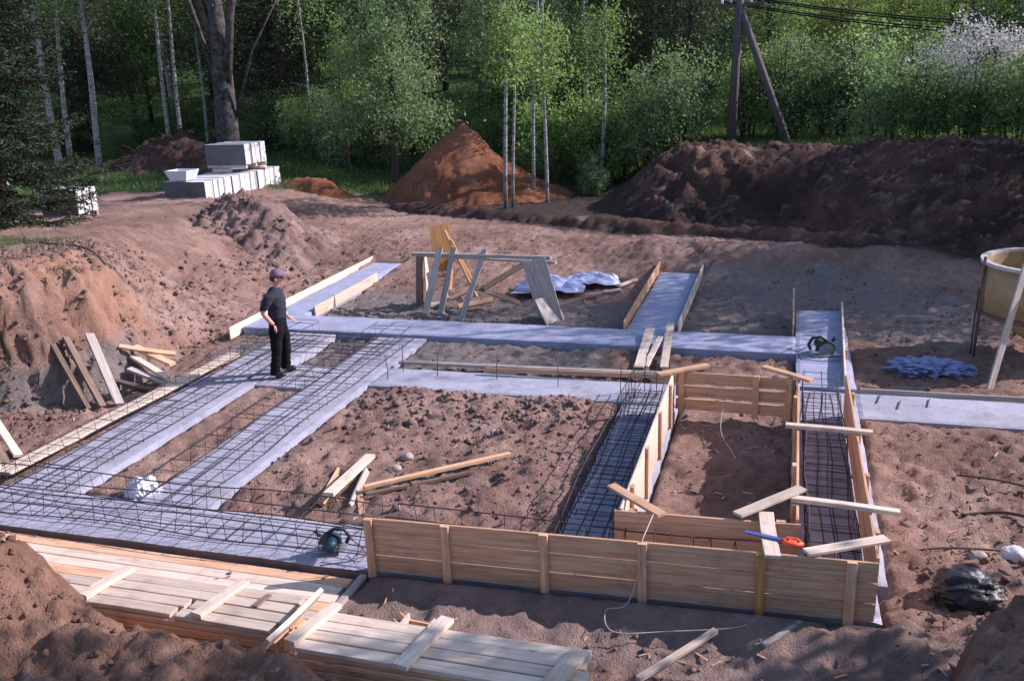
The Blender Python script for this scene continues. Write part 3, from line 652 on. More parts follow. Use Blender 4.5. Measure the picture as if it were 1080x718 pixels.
# ------------------------------------------------------------------ rebar cages
def bent(p):  # slightly wandering bar
    return p
def cage(label, ax, a0, a1, c0, c1, z0, z1, nlong, step, r=.006, top=True, over=.0):
    """ax 'x': runs along x from a0 to a1, across c0..c1"""
    loc = ((a0 + a1) / 2, (c0 + c1) / 2, z0) if ax == 'x' else ((c0 + c1) / 2, (a0 + a1) / 2, z0)
    t = empty('rebar_cage', loc, label=label, cat='rebar cage'); off = Vector(loc)
    def P(a, c, z): return (Vector((a, c, z)) if ax == 'x' else Vector((c, a, z))) - off
    for lv, zz in enumerate([z0, z1] if top else [z0]):
        for k in range(nlong if lv == 0 else max(2, nlong - 1)):
            m_ = (nlong if lv == 0 else max(2, nlong - 1))
            c = c0 + (c1 - c0) * k / (m_ - 1); n = max(4, int((a1 - a0) / .5)); ph = rnd.random() * 6
            pts = [P(a0 - over + (a1 - a0 + 2 * over) * i / n, c + .02 * math.sin(ph + i * 1.3), zz + .02 * math.sin(ph * 2 + i * .9)) for i in range(n + 1)]
            MB().tube(pts, r * 1.25, 5).build('long_bar', 'rebar', t, True)
    n = int((a1 - a0) / step)
    for i in range(n + 1):
        a = a0 + step * i + rnd.uniform(-.03, .03); j = rnd.uniform(-.07, .07); zt_ = z1 + rnd.uniform(-.02, .03)
        mb = MB()
        lo = [P(a, c0 - .012, z0 - .01), P(a + j * .3, c1 + .012, z0 - .01)]
        if top: pts = [lo[0], lo[1], P(a + j, c1 + .01, zt_), P(a + j * 1.4, c0 - .01, zt_), lo[0]]
        else: pts = lo
        mb.tube(pts, r * .8, 4); mb.build('stirrup', 'rebar', t, True)
    return t
cage('long flat rebar cage along the front footing, left of the board wall', 'x', -9.6, -3.95, 7.45, 8.0, .05, .36, 4, .22)
cage('rebar cage between the front wall and the inner wall', 'x', -3.8, .8, 7.62, 7.92, .05, .42, 3, .22)
cage('rebar cage along the leftmost footing strip', 'y', 8.1, 14.7, -9.15, -8.4, .05, .32, 4, .3)
cage('rebar cage along the second footing strip, beside the worker', 'y', 8.1, 14.8, -7.2, -6.5, .05, .32, 4, .3)
cage('dense rebar cage in the shaded trench left of the boxed pit', 'y', 8.2, 12.9, -2.12, -1.58, .04, .34, 5, .13)
cage('rebar cage in the right trench between two board walls', 'y', 8.2, 13.3, .34, .80, .05, .34, 4, .19)
cage('low rebar mesh bridging the pit behind the worker', 'x', -9.0, -6.6, 13.5, 14.6, .12, .3, 6, .3, top=False)
cage('short rebar mesh on the cross strip at the feet of the worker', 'x', -8.4, -7.1, 12.25, 12.9, .05, .3, 4, .2, top=False)
sb = 'upright starter bar rising from the middle footing strip'
for (x_, y_, h_) in [(-5.35, 13.0, .45), (-4.35, 13.05, .42), (-3.3, 12.9, .5), (-6.1, 12.7, .42), (-6.0, 13.1, .48), (-2.3, 12.8, .5), (-1.95, 12.9, .62), (-1.75, 12.75, .58), (-2.05, 12.6, .55), (-1.6, 13.0, .48)]:
    o = MB().tube([(0, 0, -.05), (.01, 0, h_ * .5), (rnd.uniform(-.04, .04), .01, h_)], .007, 5).build('starter_bar', 'rebar', None, True, (x_, y_, 0)); tag(o, sb, 'rebar', 'starter bars of the middle strip')
for k, (x_, y_) in enumerate([(1.35, 13.0), (1.6, 12.8), (2.0, 12.95)]):
    o = MB().tube([(0, 0, .015), (.08, .35, .02)], .008, 5).build('loose_bar', 'rebar', None, True, (x_, y_, 0)); tag(o, 'short steel bar lying on the far right footing strip', 'rebar', 'bars on the right strip')
o = MB().tube([(0, 0, -.3), (.01, .02, .5), (.03, .0, 1.0)], .012, 6).build('steel_stake', 'rebar', None, True, (3.05, 16.0, 0)); tag(o, 'thin dark steel stake standing left of the tan hopper', 'stake')

# ------------------------------------------------------------------ tools
def saw(loc, rz, label, mat):
    t = empty('circular_saw', loc, rz, label, 'power tool')
    bevel(MB().box(-.15, .15, -.07, .07, 0, .006).build('base_plate', 'steel', t), .002)
    MB().tube([(-.02, .03, .09), (-.02, .16, .09)], .05, 14).build('motor', mat, t, True)
    mb = MB(); pr = []
    for k in range(13):
        a = math.pi * k / 12; pr.append((.105 * math.cos(a), .105 * math.sin(a)))
    vs = [(x_, -.03, z_ + .05) for x_, z_ in pr] + [(x_, .02, z_ + .05) for x_, z_ in pr]
    mb.add(vs, [tuple(range(13)), tuple(range(25, 12, -1))] + [(k, 13 + k, 14 + k, k + 1) for k in range(12)]); mb.build('blade_guard', mat, t, False)
    mb = MB(); mb.lathe([(0, -.002), (.09, -.002), (.09, .002), (0, .002)], seg=24); b = mb.build('blade', 'steel', t); b.rotation_euler = (R(90), 0, 0); b.location = (0, -.035, .045)
    MB().tube([(.02, .0, .15), (-.05, .02, .20), (-.14, .02, .19), (-.18, .02, .12), (-.15, .03, .06)], .018, 8).build('handle', 'black', t, True)
    MB().tube([(.08, .02, .14), (.12, .02, .19)], .018, 8).build('front_knob', 'black', t, True)
    MB().tube([(-.18, .02, .1), (-.28, .06, .03), (-.35, .2, .02), (-.2, .3, .02), (.05, .33, .02)], .005, 5).build('cable', 'black', t, True)
    return t
saw((-4.42, 7.5, .06), R(200), 'dark teal circular saw on the front footing, left of the board wall', 'blue_tool').scale = (1.15,) * 3
s2 = saw((.70, 14.95, .075), R(20), 'black power tool on the raised strip beyond the right trench', 'black'); s2.scale = (1.5,) * 3
MB().tube([(0, 0, 0), (.15, .2, .02), (-.1, .35, .01), (-.35, .15, .01), (-.3, -.15, .01), (0, -.2, .01), (.3, -.1, .01)], .008, 5).build('power_cable', 'black', None, True, (.62, 14.75, .075))
tag(bpy.data.objects['power_cable'], 'loose black cable coiled beside the black power tool', 'cable')
hs = empty('hand_saw', (-.24, 7.72, .635), R(-14), 'hand tool with blue shaft and orange red grip on the front wall', 'hand tool')
bevel(MB().box(0, .36, -.025, .025, -.006, .006).build('shaft', 'blue', hs), .003)
gm = MB(); gm.tube([(.35, 0, 0), (.39, .045, 0), (.47, .05, 0), (.52, 0, 0), (.47, -.05, 0), (.39, -.045, 0), (.35, 0, 0)], .022, 8); gm.build('grip', 'orange', hs, True)
gm2 = bevel(MB().box(.40, .47, -.03, .03, -.012, .012).build('grip_core', 'orange', hs), .004)

# ------------------------------------------------------------------ plastic bags and sheets
def bag(name, loc, r, mat, label, seed, cat='bag', amp=.45, fold=3.0):
    bm = bmesh.new(); bmesh.ops.create_icosphere(bm, subdivisions=5, radius=1)
    co = np.array([v.co[:] for v in bm.verts])
    n = np.abs(fbm(co[:, 0] * fold + seed, co[:, 1] * fold + co[:, 2] * 1.7, 3, seed, .6)) * 2 + np.abs(fbm(co[:, 1] * fold * 1.7 + seed, co[:, 2] * fold * 1.7 - co[:, 0], 3, seed + 4)) 
    k = 1 - amp * (n - .3)
    co = co * k[:, None] * np.array(r); co[:, 2] = np.maximum(co[:, 2], -r[2] * .45) + r[2] * .45
    for v, c in zip(bm.verts, co): v.co = c
    me = bpy.data.meshes.new(name); bm.to_mesh(me); bm.free(); me.materials.append(M[mat])
    o = bpy.data.objects.new(name, me); link(o); o.location = loc; return tag(o, label, cat)
bag('plastic_bag', (-7.42, 8.33, -.2), (.24, .2, .27), 'plastic_white', 'white crumpled plastic bag between the two left footing strips', 3, fold=1.8)
bag('bin_bag', (1.78, 8.2, gz(1.78, 8.2) - .02), (.30, .26, .2), 'black', 'shiny black plastic bag on the rubble at the right', 5, amp=.35, fold=1.15)
def sheet(name, loc, sx, sy, hz, mat, label, seed, rz=0, fq=1.):
    n = 90; u, v = np.meshgrid(np.linspace(-1, 1, n), np.linspace(-1, 1, n)); r_ = np.sqrt(u * u + v * v)
    rr = 1 - .3 * fbm(u * 1.2, v * 1.2, 3, seed + 1)
    z = hz * np.clip(1.1 - r_, 0, 1) ** .6 * (.35 + 1.7 * np.abs(fbm(u * 1.3 * fq, v * 2.2 * fq, 3, seed, .42 + .05 * fq))) + .01
    V = np.stack([(u * sx * rr + fbm(u * 2, v * 2, 2, seed + 7) * .2 * sx).ravel(), (v * sy * rr).ravel(), z.ravel()], 1)
    low = V - np.array([0, 0, .012])
    id_ = np.arange(n * n).reshape(n, n); F = np.stack([id_[:-1, :-1].ravel(), id_[:-1, 1:].ravel(), id_[1:, 1:].ravel(), id_[1:, :-1].ravel()], 1)
    o = raw(name, V, F, mat); o.location = loc; o.rotation_euler = (0, 0, rz)
    sd = o.modifiers.new('s', 'SOLIDIFY'); sd.thickness = .006
    return tag(o, label, 'plastic sheet')
sheet('plastic_sheet', (-5.0, 19.0, .02), .8, .45, .5, 'plastic_blue', 'crumpled deeper lilac polythene sheet behind the leaning plywood', 2, R(10))
sheet('plastic_sheet', (-4.2, 19.5, .05), .65, .36, .42, 'plastic_pale', 'crumpled pale lilac polythene sheet lying just right of the plywood', 6, R(20))

bag('plastic_sheet', (2.28, 14.92, gz(2.28, 14.92) - .03), (.62, .42, .14), 'plastic_film', 'crumpled blue plastic film on the soil left of the hopper', 15, 'plastic sheet', amp=.75, fold=4.5)
# tub at the left edge
cordx0 = MB().tube([(-10.25, 8.5, .62), (-10.0, 8.45, .52), (-9.75, 8.4, .33), (-9.62, 8.32, .12), (-9.6, 8.25, .0)], [.05, .05, .048, .045, .04], 8).build('bent_branch', 'wood_grey', None, True); tag(cordx0, 'thick bent grey branch arching over the left end of the front footing', 'branch')
plank('plank', (-9.75, 8.55, .0), (-10.5, 9.0, .42), .16, .04, 'wood_dark', R(25), 'dark wide board under the bent branch at the left edge', 'plank')

# ------------------------------------------------------------------ hopper
hp = empty('concrete_hopper', (4.12, 16.1, 0), 0, 'tan round concrete hopper on thin legs at the right edge', 'hopper')
MB().lathe([(.95, 1.42), (1.0, 1.42), (1.0, .62), (.22, .12), (.22, -.02), (.18, -.02), (.18, .14), (.95, .65), (.95, 1.42)], seg=48).build('body', 'hopper', hp, True)
MB().lathe([(.95, 1.425), (1.04, 1.425), (1.04, 1.48), (.95, 1.48), (.95, 1.425)], seg=48).build('rim', 'hopper_rim', hp)
for k in range(4):
    a_ = R(190 + 90 * k); cx_, cy_ = 1.03 * math.cos(a_), 1.03 * math.sin(a_)
    MB().tube([(cx_, cy_, 1.55), (cx_ * 1.02, cy_ * 1.02, -.3)], .025, 8).build('leg', 'leg_steel', hp, True)
bevel(MB().box(-.55, .0, -1.06, -1.0, .7, 1.0).build('plate', 'wood_orange', hp), .004)
MB().lathe([(1.0, .60), (1.03, .60), (1.03, .66), (1.0, .66), (1.0, .60)], seg=48).build('band', 'leg_steel', hp)
plank('board', (3.02, 14.22, -.18), (3.50, 15.06, 1.62), .11, .035, 'wood_grey', R(60), 'pale grey board leaning against the tan hopper', 'board')

# ------------------------------------------------------------------ timber rack
tr = empty('timber_rack', (-6.2, 17.3, 0), 0, 'makeshift rack of rails carried on leaning boards behind the back strip', 'timber rack')
def tp(name, p0, p1, w, t_, mat, roll=0, up=None, label=None): return plank(name, p0, p1, w, t_, mat, roll, parent=tr, up=up, label=label)
tp('rail', (-7.6, 17.55, 1.04), (-4.45, 17.1, 1.12), .10, .07, 'wood_grey'); tp('rail', (-7.6, 17.75, .98), (-4.4, 17.3, .98), .09, .05, 'wood_grey')
tp('leg', (-7.13, 16.85, -.15), (-6.93, 17.45, 1.22), .14, .03, 'wood_grey', 0); tp('leg', (-6.83, 16.95, -.15), (-6.62, 17.45, 1.22), .12, .05, 'wood_grey', 0); tp('leg', (-6.28, 16.65, -.15), (-5.92, 17.4, 1.2), .14, .03, 'wood_grey', 0)
tp('leg', (-7.55, 17.6, -.15), (-7.5, 17.7, 1.0), .16, .04, 'wood_dark', 0); tp('brace', (-5.95, 17.3, .4), (-4.95, 17.4, 1.0), .12, .04, 'wood', R(60)); tp('brace', (-6.1, 17.2, .45), (-5.3, 17.7, .0), .1, .04, 'wood_dark', R(60))
pw = plank('plywood_sheet', (-4.42, 16.95, -.2), (-4.78, 17.0, 1.10), .48, .03, 'wood_grey', R(4), 'grey plywood sheet leaning on the right end of the rack', 'plywood')
plank('plywood_sheet', (-4.28, 16.80, -.17), (-4.58, 16.95, .35), .60, .028, 'wood_grey', R(4), 'lower grey plywood piece at the foot of the leaning sheet', 'plywood')
plank('plywood_sheet', (-7.02, 17.95, .6), (-7.22, 18.2, 1.55), .42, .03, 'wood_orange', R(25), 'orange plywood board standing tallest behind the rack', 'plywood')
plank('board', (-6.25, 17.7, .1), (-7.0, 17.95, 1.48), .09, .05, 'wood', R(60), 'slanting batten propping the orange plywood board', 'board')
plank('board', (-6.35, 17.9, .3), (-6.85, 17.9, 1.3), .06, .05, 'wood_orange', R(60), 'second slanting batten behind the rack', 'board')
plank('board', (-7.3, 17.5, -.1), (-7.45, 17.9, .95), .11, .03, 'wood_pale', R(70), 'white board standing at the left end of the rack', 'board')
plank('board', (-7.0, 17.9, -.05), (-6.95, 18.1, .85), .35, .03, 'wood_orange', R(90), 'brown board standing inside the rack', 'board')
for k, (a_, b_, lab) in enumerate([((-7.2, 17.3, 0), (-6.6, 17.9, .1), 'short offcut heaped under the rack, left'), ((-6.75, 17.4, .12), (-6.2, 17.6, .35), 'short offcut heaped under the rack, uppermost'), ((-6.5, 17.2, .02), (-5.9, 17.7, .05), 'short offcut heaped under the rack, right'), ((-6.9, 17.7, .2), (-6.45, 17.4, .05), 'offcut crossing the others under the rack')]):
    plank('offcut', a_, b_, .12, .05, ['wood_pale', 'wood', 'wood', 'wood_pale'][k], R(20 * k), lab, 'offcut')

# ------------------------------------------------------------------ block pallets
def pallet(loc, rz, nblk, w, d, h, label, dark_front=True):
    t = empty('block_pallet', loc, rz, label, 'block pallet')
    bw = w / nblk
    for k in range(nblk):
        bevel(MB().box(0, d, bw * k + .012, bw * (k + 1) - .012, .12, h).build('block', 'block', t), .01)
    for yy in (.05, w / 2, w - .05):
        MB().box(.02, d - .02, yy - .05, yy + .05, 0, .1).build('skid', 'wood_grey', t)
    MB().box(.03, d - .004, -.012, .006, .10, h - .004).build('end_shade', 'block_shade', t)  # thin dark sheet over the front end, stands in for its shade
    for q in (.3, .7):
        mb = MB(); mb.box(d + .002, d + .008, w * q - .02, w * q + .02, .1, h + .01); mb.box(-.01, d + .008, w * q - .02, w * q + .02, h + .002, h + .012); mb.build('strap', 'strap', t)
    return t
g0 = .88
pallet((-19.35, 24.95, g0), R(-2), 4, 1.4, 1.6, .75, 'nearest pallet of aerated blocks in the bottom row, under the white tray')
pallet((-19.30, 26.42, g0), R(-2), 4, 1.4, 1.6, .75, 'middle pallet of aerated blocks in the bottom row')
pallet((-19.25, 27.90, g0), R(-2), 4, 1.4, 1.6, .75, 'farthest pallet of aerated blocks in the bottom row, under the top pack')
pallet((-19.30, 27.35, 1.78), R(-2), 4, 1.25, 1.6, .80, 'top pack of aerated blocks lying on timber skids')
pallet((-19.9, 20.35, 1.2), R(6), 3, .9, 1.15, .78, 'separate small pallet of pale blocks beside the spruce')
pallet((-28.8, 27.0, 1.25), R(4), 3, .9, 1.0, .6, 'distant white block pallet behind the spruce at the left edge')
for i, (x_, y_) in enumerate([(-19.0, 27.25), (-18.3, 28.3)]):
    o = MB().tube([(0, 0, 0), (.72, 0, 0)], .075, 10).build('skid_log', 'wood_pale', None, True, (x_, y_, 1.705)); tag(o, ['pale timber skid under the left side of the top block pack', 'pale timber skid under the right side of the top block pack'][i], 'timber')
tray = empty('white_tray', (-18.75, 25.2, 1.66), 0, 'white tapered polystyrene tray on the front left pallet', 'tray')
vs = [(-.3, -.25, 0), (.3, -.25, 0), (.3, .25, 0), (-.3, .25, 0), (-.42, -.34, .32), (.42, -.34, .32), (.42, .34, .32), (-.42, .34, .32), (-.38, -.3, .32), (.38, -.3, .32), (.38, .3, .32), (-.38, .3, .32), (-.27, -.22, .05), (.27, -.22, .05), (.27, .22, .05), (-.27, .22, .05)]
fs = [(3, 2, 1, 0)] + [(a_, (a_ + 1) % 4, 4 + (a_ + 1) % 4, 4 + a_) for a_ in range(4)] + [(4 + a_, 4 + (a_ + 1) % 4, 8 + (a_ + 1) % 4, 8 + a_) for a_ in range(4)] + [(8 + a_, 8 + (a_ + 1) % 4, 12 + (a_ + 1) % 4, 12 + a_) for a_ in range(4)] + [(12, 13, 14, 15)]
MB().add(vs, fs).build('shell', 'plastic_white', tray)

# ------------------------------------------------------------------ utility pole and wires
up = empty('utility_pole', (-2.05, 33.5, 1.4), 0, 'dark wooden utility pole with a slanting strut behind the bank', 'utility pole')
MB().tube([(0, 0, -.5), (.1, 0, 3), (.28, 0, 7.4)], [.17, .15, .12], 12).build('post', 'pole', up, True)
MB().tube([(2.25, -.1, -.4), (.26, 0, 4.75)], [.15, .12], 12).build('strut', 'pole', up, True)
bevel(MB().box(-.5, 1.0, -.06, .06, 4.95, 5.07).build('crossarm', 'pole', up), .01)
for i_, xx in enumerate((-.4, -.1, .55, .9)):
    MB().lathe([(0, 0), (.035, 0), (.05, .05), (.03, .08), (.05, .12), (0, .16)], xx, 0, 5.07, 12).build('insulator', 'plastic_white', up, True)
u2 = empty('utility_pole', (38, 42, 2), 0, 'far wooden utility pole carrying the other end of the wires', 'utility pole')
MB().tube([(0, 0, -.5), (0, 0, 7.4)], [.17, .12], 10).build('post', 'pole', u2, True)
for i_, (xx, zz) in enumerate(((-2.4, 6.52), (-2.1, 6.50), (-1.45, 6.56), (-1.1, 6.54))):
    pts = []
    for k in range(41):
        q = k / 40; pts.append((xx + (38 - xx) * q, 33.4 + 8.6 * q, zz + (8.6 - zz) * q - 4 * (2.75 - .13 * i_) * q * (1 - q)))
    o = MB().tube(pts, .024, 5).build('wire', 'wire', None, True); tag(o, 'dark overhead wire running right from the utility pole', 'wire', 'overhead wires')

# ------------------------------------------------------------------ cords, twigs and roots
def cordx(pts, r, mat, label, cat, name='cord'):
    V = [Vector(p) for p in pts]; out = []
    for i in range(len(V) - 1):
        a, b = V[max(i - 1, 0)], V[i]; c, d = V[i + 1], V[min(i + 2, len(V) - 1)]
        for k in range(6):
            t_ = k / 6; out.append(.5 * ((2 * b) + (c - a) * t_ + (2 * a - 5 * b + 4 * c - d) * t_ ** 2 + (3 * b - a - 3 * c + d) * t_ ** 3))
    out.append(V[-1]); o = MB().tube(out, r, 5).build(name, mat, None, True); return tag(o, label, cat)
cordx([(-1.10, 8.0, .61), (-1.12, 7.6, .62), (-1.14, 7.40, .57), (-1.16, 7.34, .3), (-1.25, 7.22, .03), (-1.42, 7.1, .02), (-1.3, 6.85, -.02), (-.8, 6.95, .0), (-.3, 7.1, .01), (0, 7.25, .03), (.12, 7.1, .0), (-.1, 6.95, -.02)], .005, 'cord', 'thin pale cord hanging over the front wall and trailing on the ground', 'cord')
cordx([(-.7, 12.1, .3), (-.72, 11.6, .0), (-.5, 11.0, -.1), (-.45, 10.6, -.12), (-.9, 10.2, -.12)], .005, 'cord', 'thin wire lying in the boxed pit', 'wire')
def root(pts, r, label):
    P = []
    for (x_, y_, dz) in pts: P.append((x_, y_, gz(x_, y_) + dz))
    cordx(P, r, 'root', label, 'root', 'root')
root([(-12.9, 13.0, .05), (-12.2, 13.3, .12), (-11.7, 13.2, .16), (-11.35, 12.9, .14)], .02, 'dark root sticking out of the top of the left bank')
root([(2.0, 10.0, .03), (2.4, 10.1, .05), (2.8, 9.9, .03), (3.3, 10.2, .04)], .02, 'dark root on the ground at the right edge')
root([(2.1, 11.0, .03), (2.5, 10.8, .08), (3.0, 10.7, .04)], .013, 'thin dark branch on the ground right of the trench')
root([(1.2, 8.9, .02), (1.7, 9.05, .03), (2.3, 9.2, .05), (3.0, 9.15, .05)], .012, 'long thin twig running right from the trench corner')

# ------------------------------------------------------------------ vegetation
def leaves(P, size, rng, droop=.3, aspect=.55):
    n = len(P); nrm = rng.normal(size=(n, 3)) + np.array([0, 0, .5]); nrm /= np.linalg.norm(nrm, axis=1, keepdims=True)
    a = rng.normal(size=(n, 3)); a[:, 2] -= droop; a -= nrm * (a * nrm).sum(1, keepdims=True); a /= np.linalg.norm(a, axis=1, keepdims=True)
    b = np.cross(nrm, a); s = size * (.6 + .8 * rng.random((n, 1)))
    V = np.stack([P - a * s, P - b * s * aspect, P + a * s, P + b * s * aspect], 1).reshape(-1, 3)
    return V, np.arange(4 * n).reshape(n, 4)
def clumps(rng, ctr, rad, nc, per, csize, shell=.5, zsq=1., pend=0.):
    d = rng.normal(size=(nc, 3)); d /= np.linalg.norm(d, axis=1, keepdims=True)
    r_ = (shell + (1 - shell) * rng.random((nc, 1))) * (1 + .25 * rng.normal(size=(nc, 1)) * .6)
    C = np.array(ctr) + d * r_ * np.array(rad)
    k = rng.integers(0, nc, nc * per); g = rng.normal(size=(nc * per, 3)) * csize * (.5 + rng.random((nc, 1))[k])
    g[:, 2] *= zsq; P = C[k] + g
    if pend: P[:, 2] -= pend * rng.random(len(P)) ** 2
    return P, C
def tree(name, seed, h, trunk_r, bark, leafmat, blobs, lsize, csize=.32, nc=None, lean=(0, 0), limbs=10, pend=0., leafn=7000, stems=1, spread=0, shell=.4, cap=None, fork=None):
    rng = np.random.default_rng(seed); rr = random.Random(seed)
    t = empty(name, (0, 0, 0)); mb = MB(); cen = []
    Ps = []
    tot = sum(b[6] for b in blobs)
    for (cx_, cy_, cz_, rx, ry, rz_, w_) in blobs:
        n = int(leafn * w_ / tot); k = max(6, int((nc or 120) * w_ / tot)); P, Cc = clumps(rng, (cx_, cy_, cz_), (rx, ry, rz_), k, max(1, n // k), csize, shell, .8, pend); Ps.append(P); cen.append(Cc)
    P = np.vstack(Ps); Cc = np.vstack(cen); P = P[P[:, 2] > .05]
    for s_ in range(stems):
        a0 = rr.random() * 6.28; bx_, by_ = spread * math.cos(a0) * rr.random(), spread * math.sin(a0) * rr.random()
        top = (lean[0] + bx_ * 3 * (stems > 1), lean[1] + by_ * 3 * (stems > 1), h * (1 if s_ == 0 else rr.uniform(.6, .95)))
        n = 9; pts = []; ph = rr.random() * 6
        for i in range(n + 1):
            q = i / n; pts.append(Vector((bx_ + (top[0] - bx_) * q + .016 * h * math.sin(ph + q * 6) * q, by_ + (top[1] - by_) * q + .012 * h * math.cos(ph + q * 4) * q, -.4 + (top[2] + .4) * q)))
        mb.tube(pts, [trunk_r * (1 - .85 * (i / n) ** 1.1) + .008 for i in range(n + 1)], 9)
        for l in range(limbs // stems if stems > 1 else limbs):
            c = Vector(Cc[rr.randrange(len(Cc))]); zq = min(max((c.z - .25 * (c.xy - pts[5].xy).length * 2) / top[2], .25), .93)
            f = zq * n; i = min(int(f), n - 1); s0 = pts[i].lerp(pts[i + 1], f - i)
            mid = s0.lerp(c, .5) + Vector((rr.uniform(-.1, .1), rr.uniform(-.1, .1), .06 * h * .3))
            mb.tube([s0, mid, c], [max(.012, trunk_r * .32 * (1 - zq * .6)), max(.009, trunk_r * .18 * (1 - zq * .5)), .006], 5)
    if fork:
        for (z0_, p1, p2, r_) in fork:
            i = min(int(z0_ / h * 9), 8); mb.tube([pts[i], Vector(p1), Vector(p2)], [r_, r_ * .7, r_ * .3], 8)
    mb.build('trunk', bark, t, True)
    V, F = leaves(P, lsize, rng); raw('crown', V, F, leafmat, t)
    return t
def place(proto, x, y, s=1., rz=None, z=None, label=None, cat='tree', group=None, first=False, sz=None):
    o = proto if first else copy_tree(proto)
    o.location = (x, y, (gz(x, y) if z is None else z) - .05); o.rotation_euler = (0, 0, rnd.random() * 6.28 if rz is None else rz); o.scale = (s, s, sz or s)
    tag(o, label, cat, group); return o
def birch(seed, h, r_=.11, mat='leaf_light', crownlow=.45, n=5500, lean=(0, 0)):
    c0 = h * (crownlow + 1) / 2; return tree('birch_tree', seed, h, r_, 'birch', mat, [(lean[0] * .7, lean[1] * .7, c0, h * .11, h * .11, h * (1 - crownlow) / 2, 3), (lean[0] * .6 + .3, lean[1] * .6, c0 * .8, h * .12, h * .10, h * .16, 1.4), (lean[0] * .6 - .4, .2, c0 * .9, h * .12, h * .10, h * .16, 1.4)], .055, .28, 120, lean, 22, .6, n)
# individual birches in the front row (x, y, z0, height, lean)
front_b = [(-27.96, 30, 1.2, 12, (-.4, .2), .15, 'thick white birch trunk leaning left behind the spruce'),
           (-27.0, 31, 1.2, 12, (.7, 0), .13, 'slender birch with bright white trunk right of the spruce'),
           (-25.7, 34, 1.3, 13, (.1, .1), .09, 'left stem of the pair of thin birches left of the big dark tree'),
           (-25.25, 34.2, 1.3, 13, (.4, -.1), .09, 'right stem of the pair of thin birches left of the big dark tree'),
           (-25.4, 36.2, 1.3, 12, (.5, .3), .07, 'thin pale birch just left of the big dark tree'),
           (-8.75, 28.0, .7, 12, (.3, .1), .062, 'straight birch growing from the right flank of the sand cone'),
           (-8.58, 28.25, .7, 11, (.35, .3), .045, 'thin birch pressed close behind the straight birch on the sand cone'),
           (-8.35, 30.0, .5, 12, (.4, .2), .055, 'leafy birch left of the pair at the foot of the sand cone'),
           (-7.75, 29.5, .3, 12, (.15, .1), .058, 'birch right of the pair at the foot of the sand cone'),
           (-7.8, 36, .8, 13, (.1, .1), .075, 'white birch standing back in the gap right of the sand cone'),
           (-6.6, 33, .8, 13, (.6, .2), .075, 'leaning birch nearest the left end of the dark bank'),
           (-5.6, 40, 1.4, 14, (.1, .1), .10, 'pale birch trunk in the wood left of the utility pole'),
           (-30.2, 33, 1.4, 12, (.8, .1), .12, 'leaning birch at the far left edge of the wood'),
           (-20.0, 36, 1.2, 12, (.2, .1), .06, 'slim birch sapling right of the big dark tree'),
           (-23.9, 36, 1.2, 11, (-.3, .1), .05, 'thin grey stem between the birch pair and the big dark tree')]
for i_, (x_, y_, z_, h_, ln, rr_, lab) in enumerate(front_b):
    if x_ > -10 and y_ < 37:
        b = tree('birch_tree', 100 + i_, h_, rr_, 'birch', 'leaf_light', [(ln[0] * .4, 0, 4.9, .8, .8, 1.5, 2), (ln[0], ln[1], 10.9, 1.2, 1.2, 1.2, 2)], .055, .26, 90, ln, 26, .4, 3400)
    else: b = birch(100 + i_, h_, rr_, 'leaf_light' if x_ > -15 else 'leaf', .45 if x_ > -10 else .45, 4600 if x_ > -10 else 4000, ln)
    place(b, x_, y_, 1, 0, z_, lab, 'tree', first=True)
# big dark poplar with fork
pop = tree('poplar_tree', 5, 12, .52, 'bark_dark', 'leaf', [(0, 0, 10, 2.6, 2.4, 3, 3), (1.5, 0, 8, 1.4, 1.2, 1.3, .5)], .06, .4, 110, (.3, 0), 14, 0, 5500,
           fork=[(3.7, (1.0, -.2, 6.0), (2.2, -.3, 9.5), .22), (3.2, (-.9, .1, 6.2), (-1.8, .2, 9), .12), (2.6, (1.6, .1, 4.6), (3.0, .2, 6.6), .07), (5.2, (-.5, -.2, 7.5), (-.9, -.2, 11), .2)])
place(pop, -22.15, 33, 1, 0, 1.2, 'massive dark forked trunk of an old poplar behind the block pallets', first=True)
# leafy tree in front of the cone
lt = tree('leafy_tree', 9, 7.6, .10, 'bark', 'leaf_silver', [(0, 0, 4.6, 2.3, 2.0, 2.6, 5), (.9, -.3, 2.6, 1.5, 1.2, .9, 1.2), (-1.0, .1, 2.9, 1.2, 1.2, .9, 1), (.4, 0, 6.8, 1.6, 1.5, 1.6, 1.6)], .062, .30, 200, (.5, 0), 40, .1, 15000, stems=3, spread=.15, shell=.3)
place(lt, -14.6, 32.5, 1, 0, .45, 'round pale green leafy tree left of the sand cone', first=True)
yc = tree('young_larch', 12, 6.2, .07, 'bark', 'leaf_yellow', [(0, 0, 4.4, .8, .8, 1.7, 2), (.2, 0, 3.0, 1.0, .9, .5, 1)], .05, .2, 60, (0, 0), 18, .1, 2600)
place(yc, -17.0, 33.5, 1, 0, 1.0, 'young bright yellow green tree between the poplar and the leafy tree', first=True)

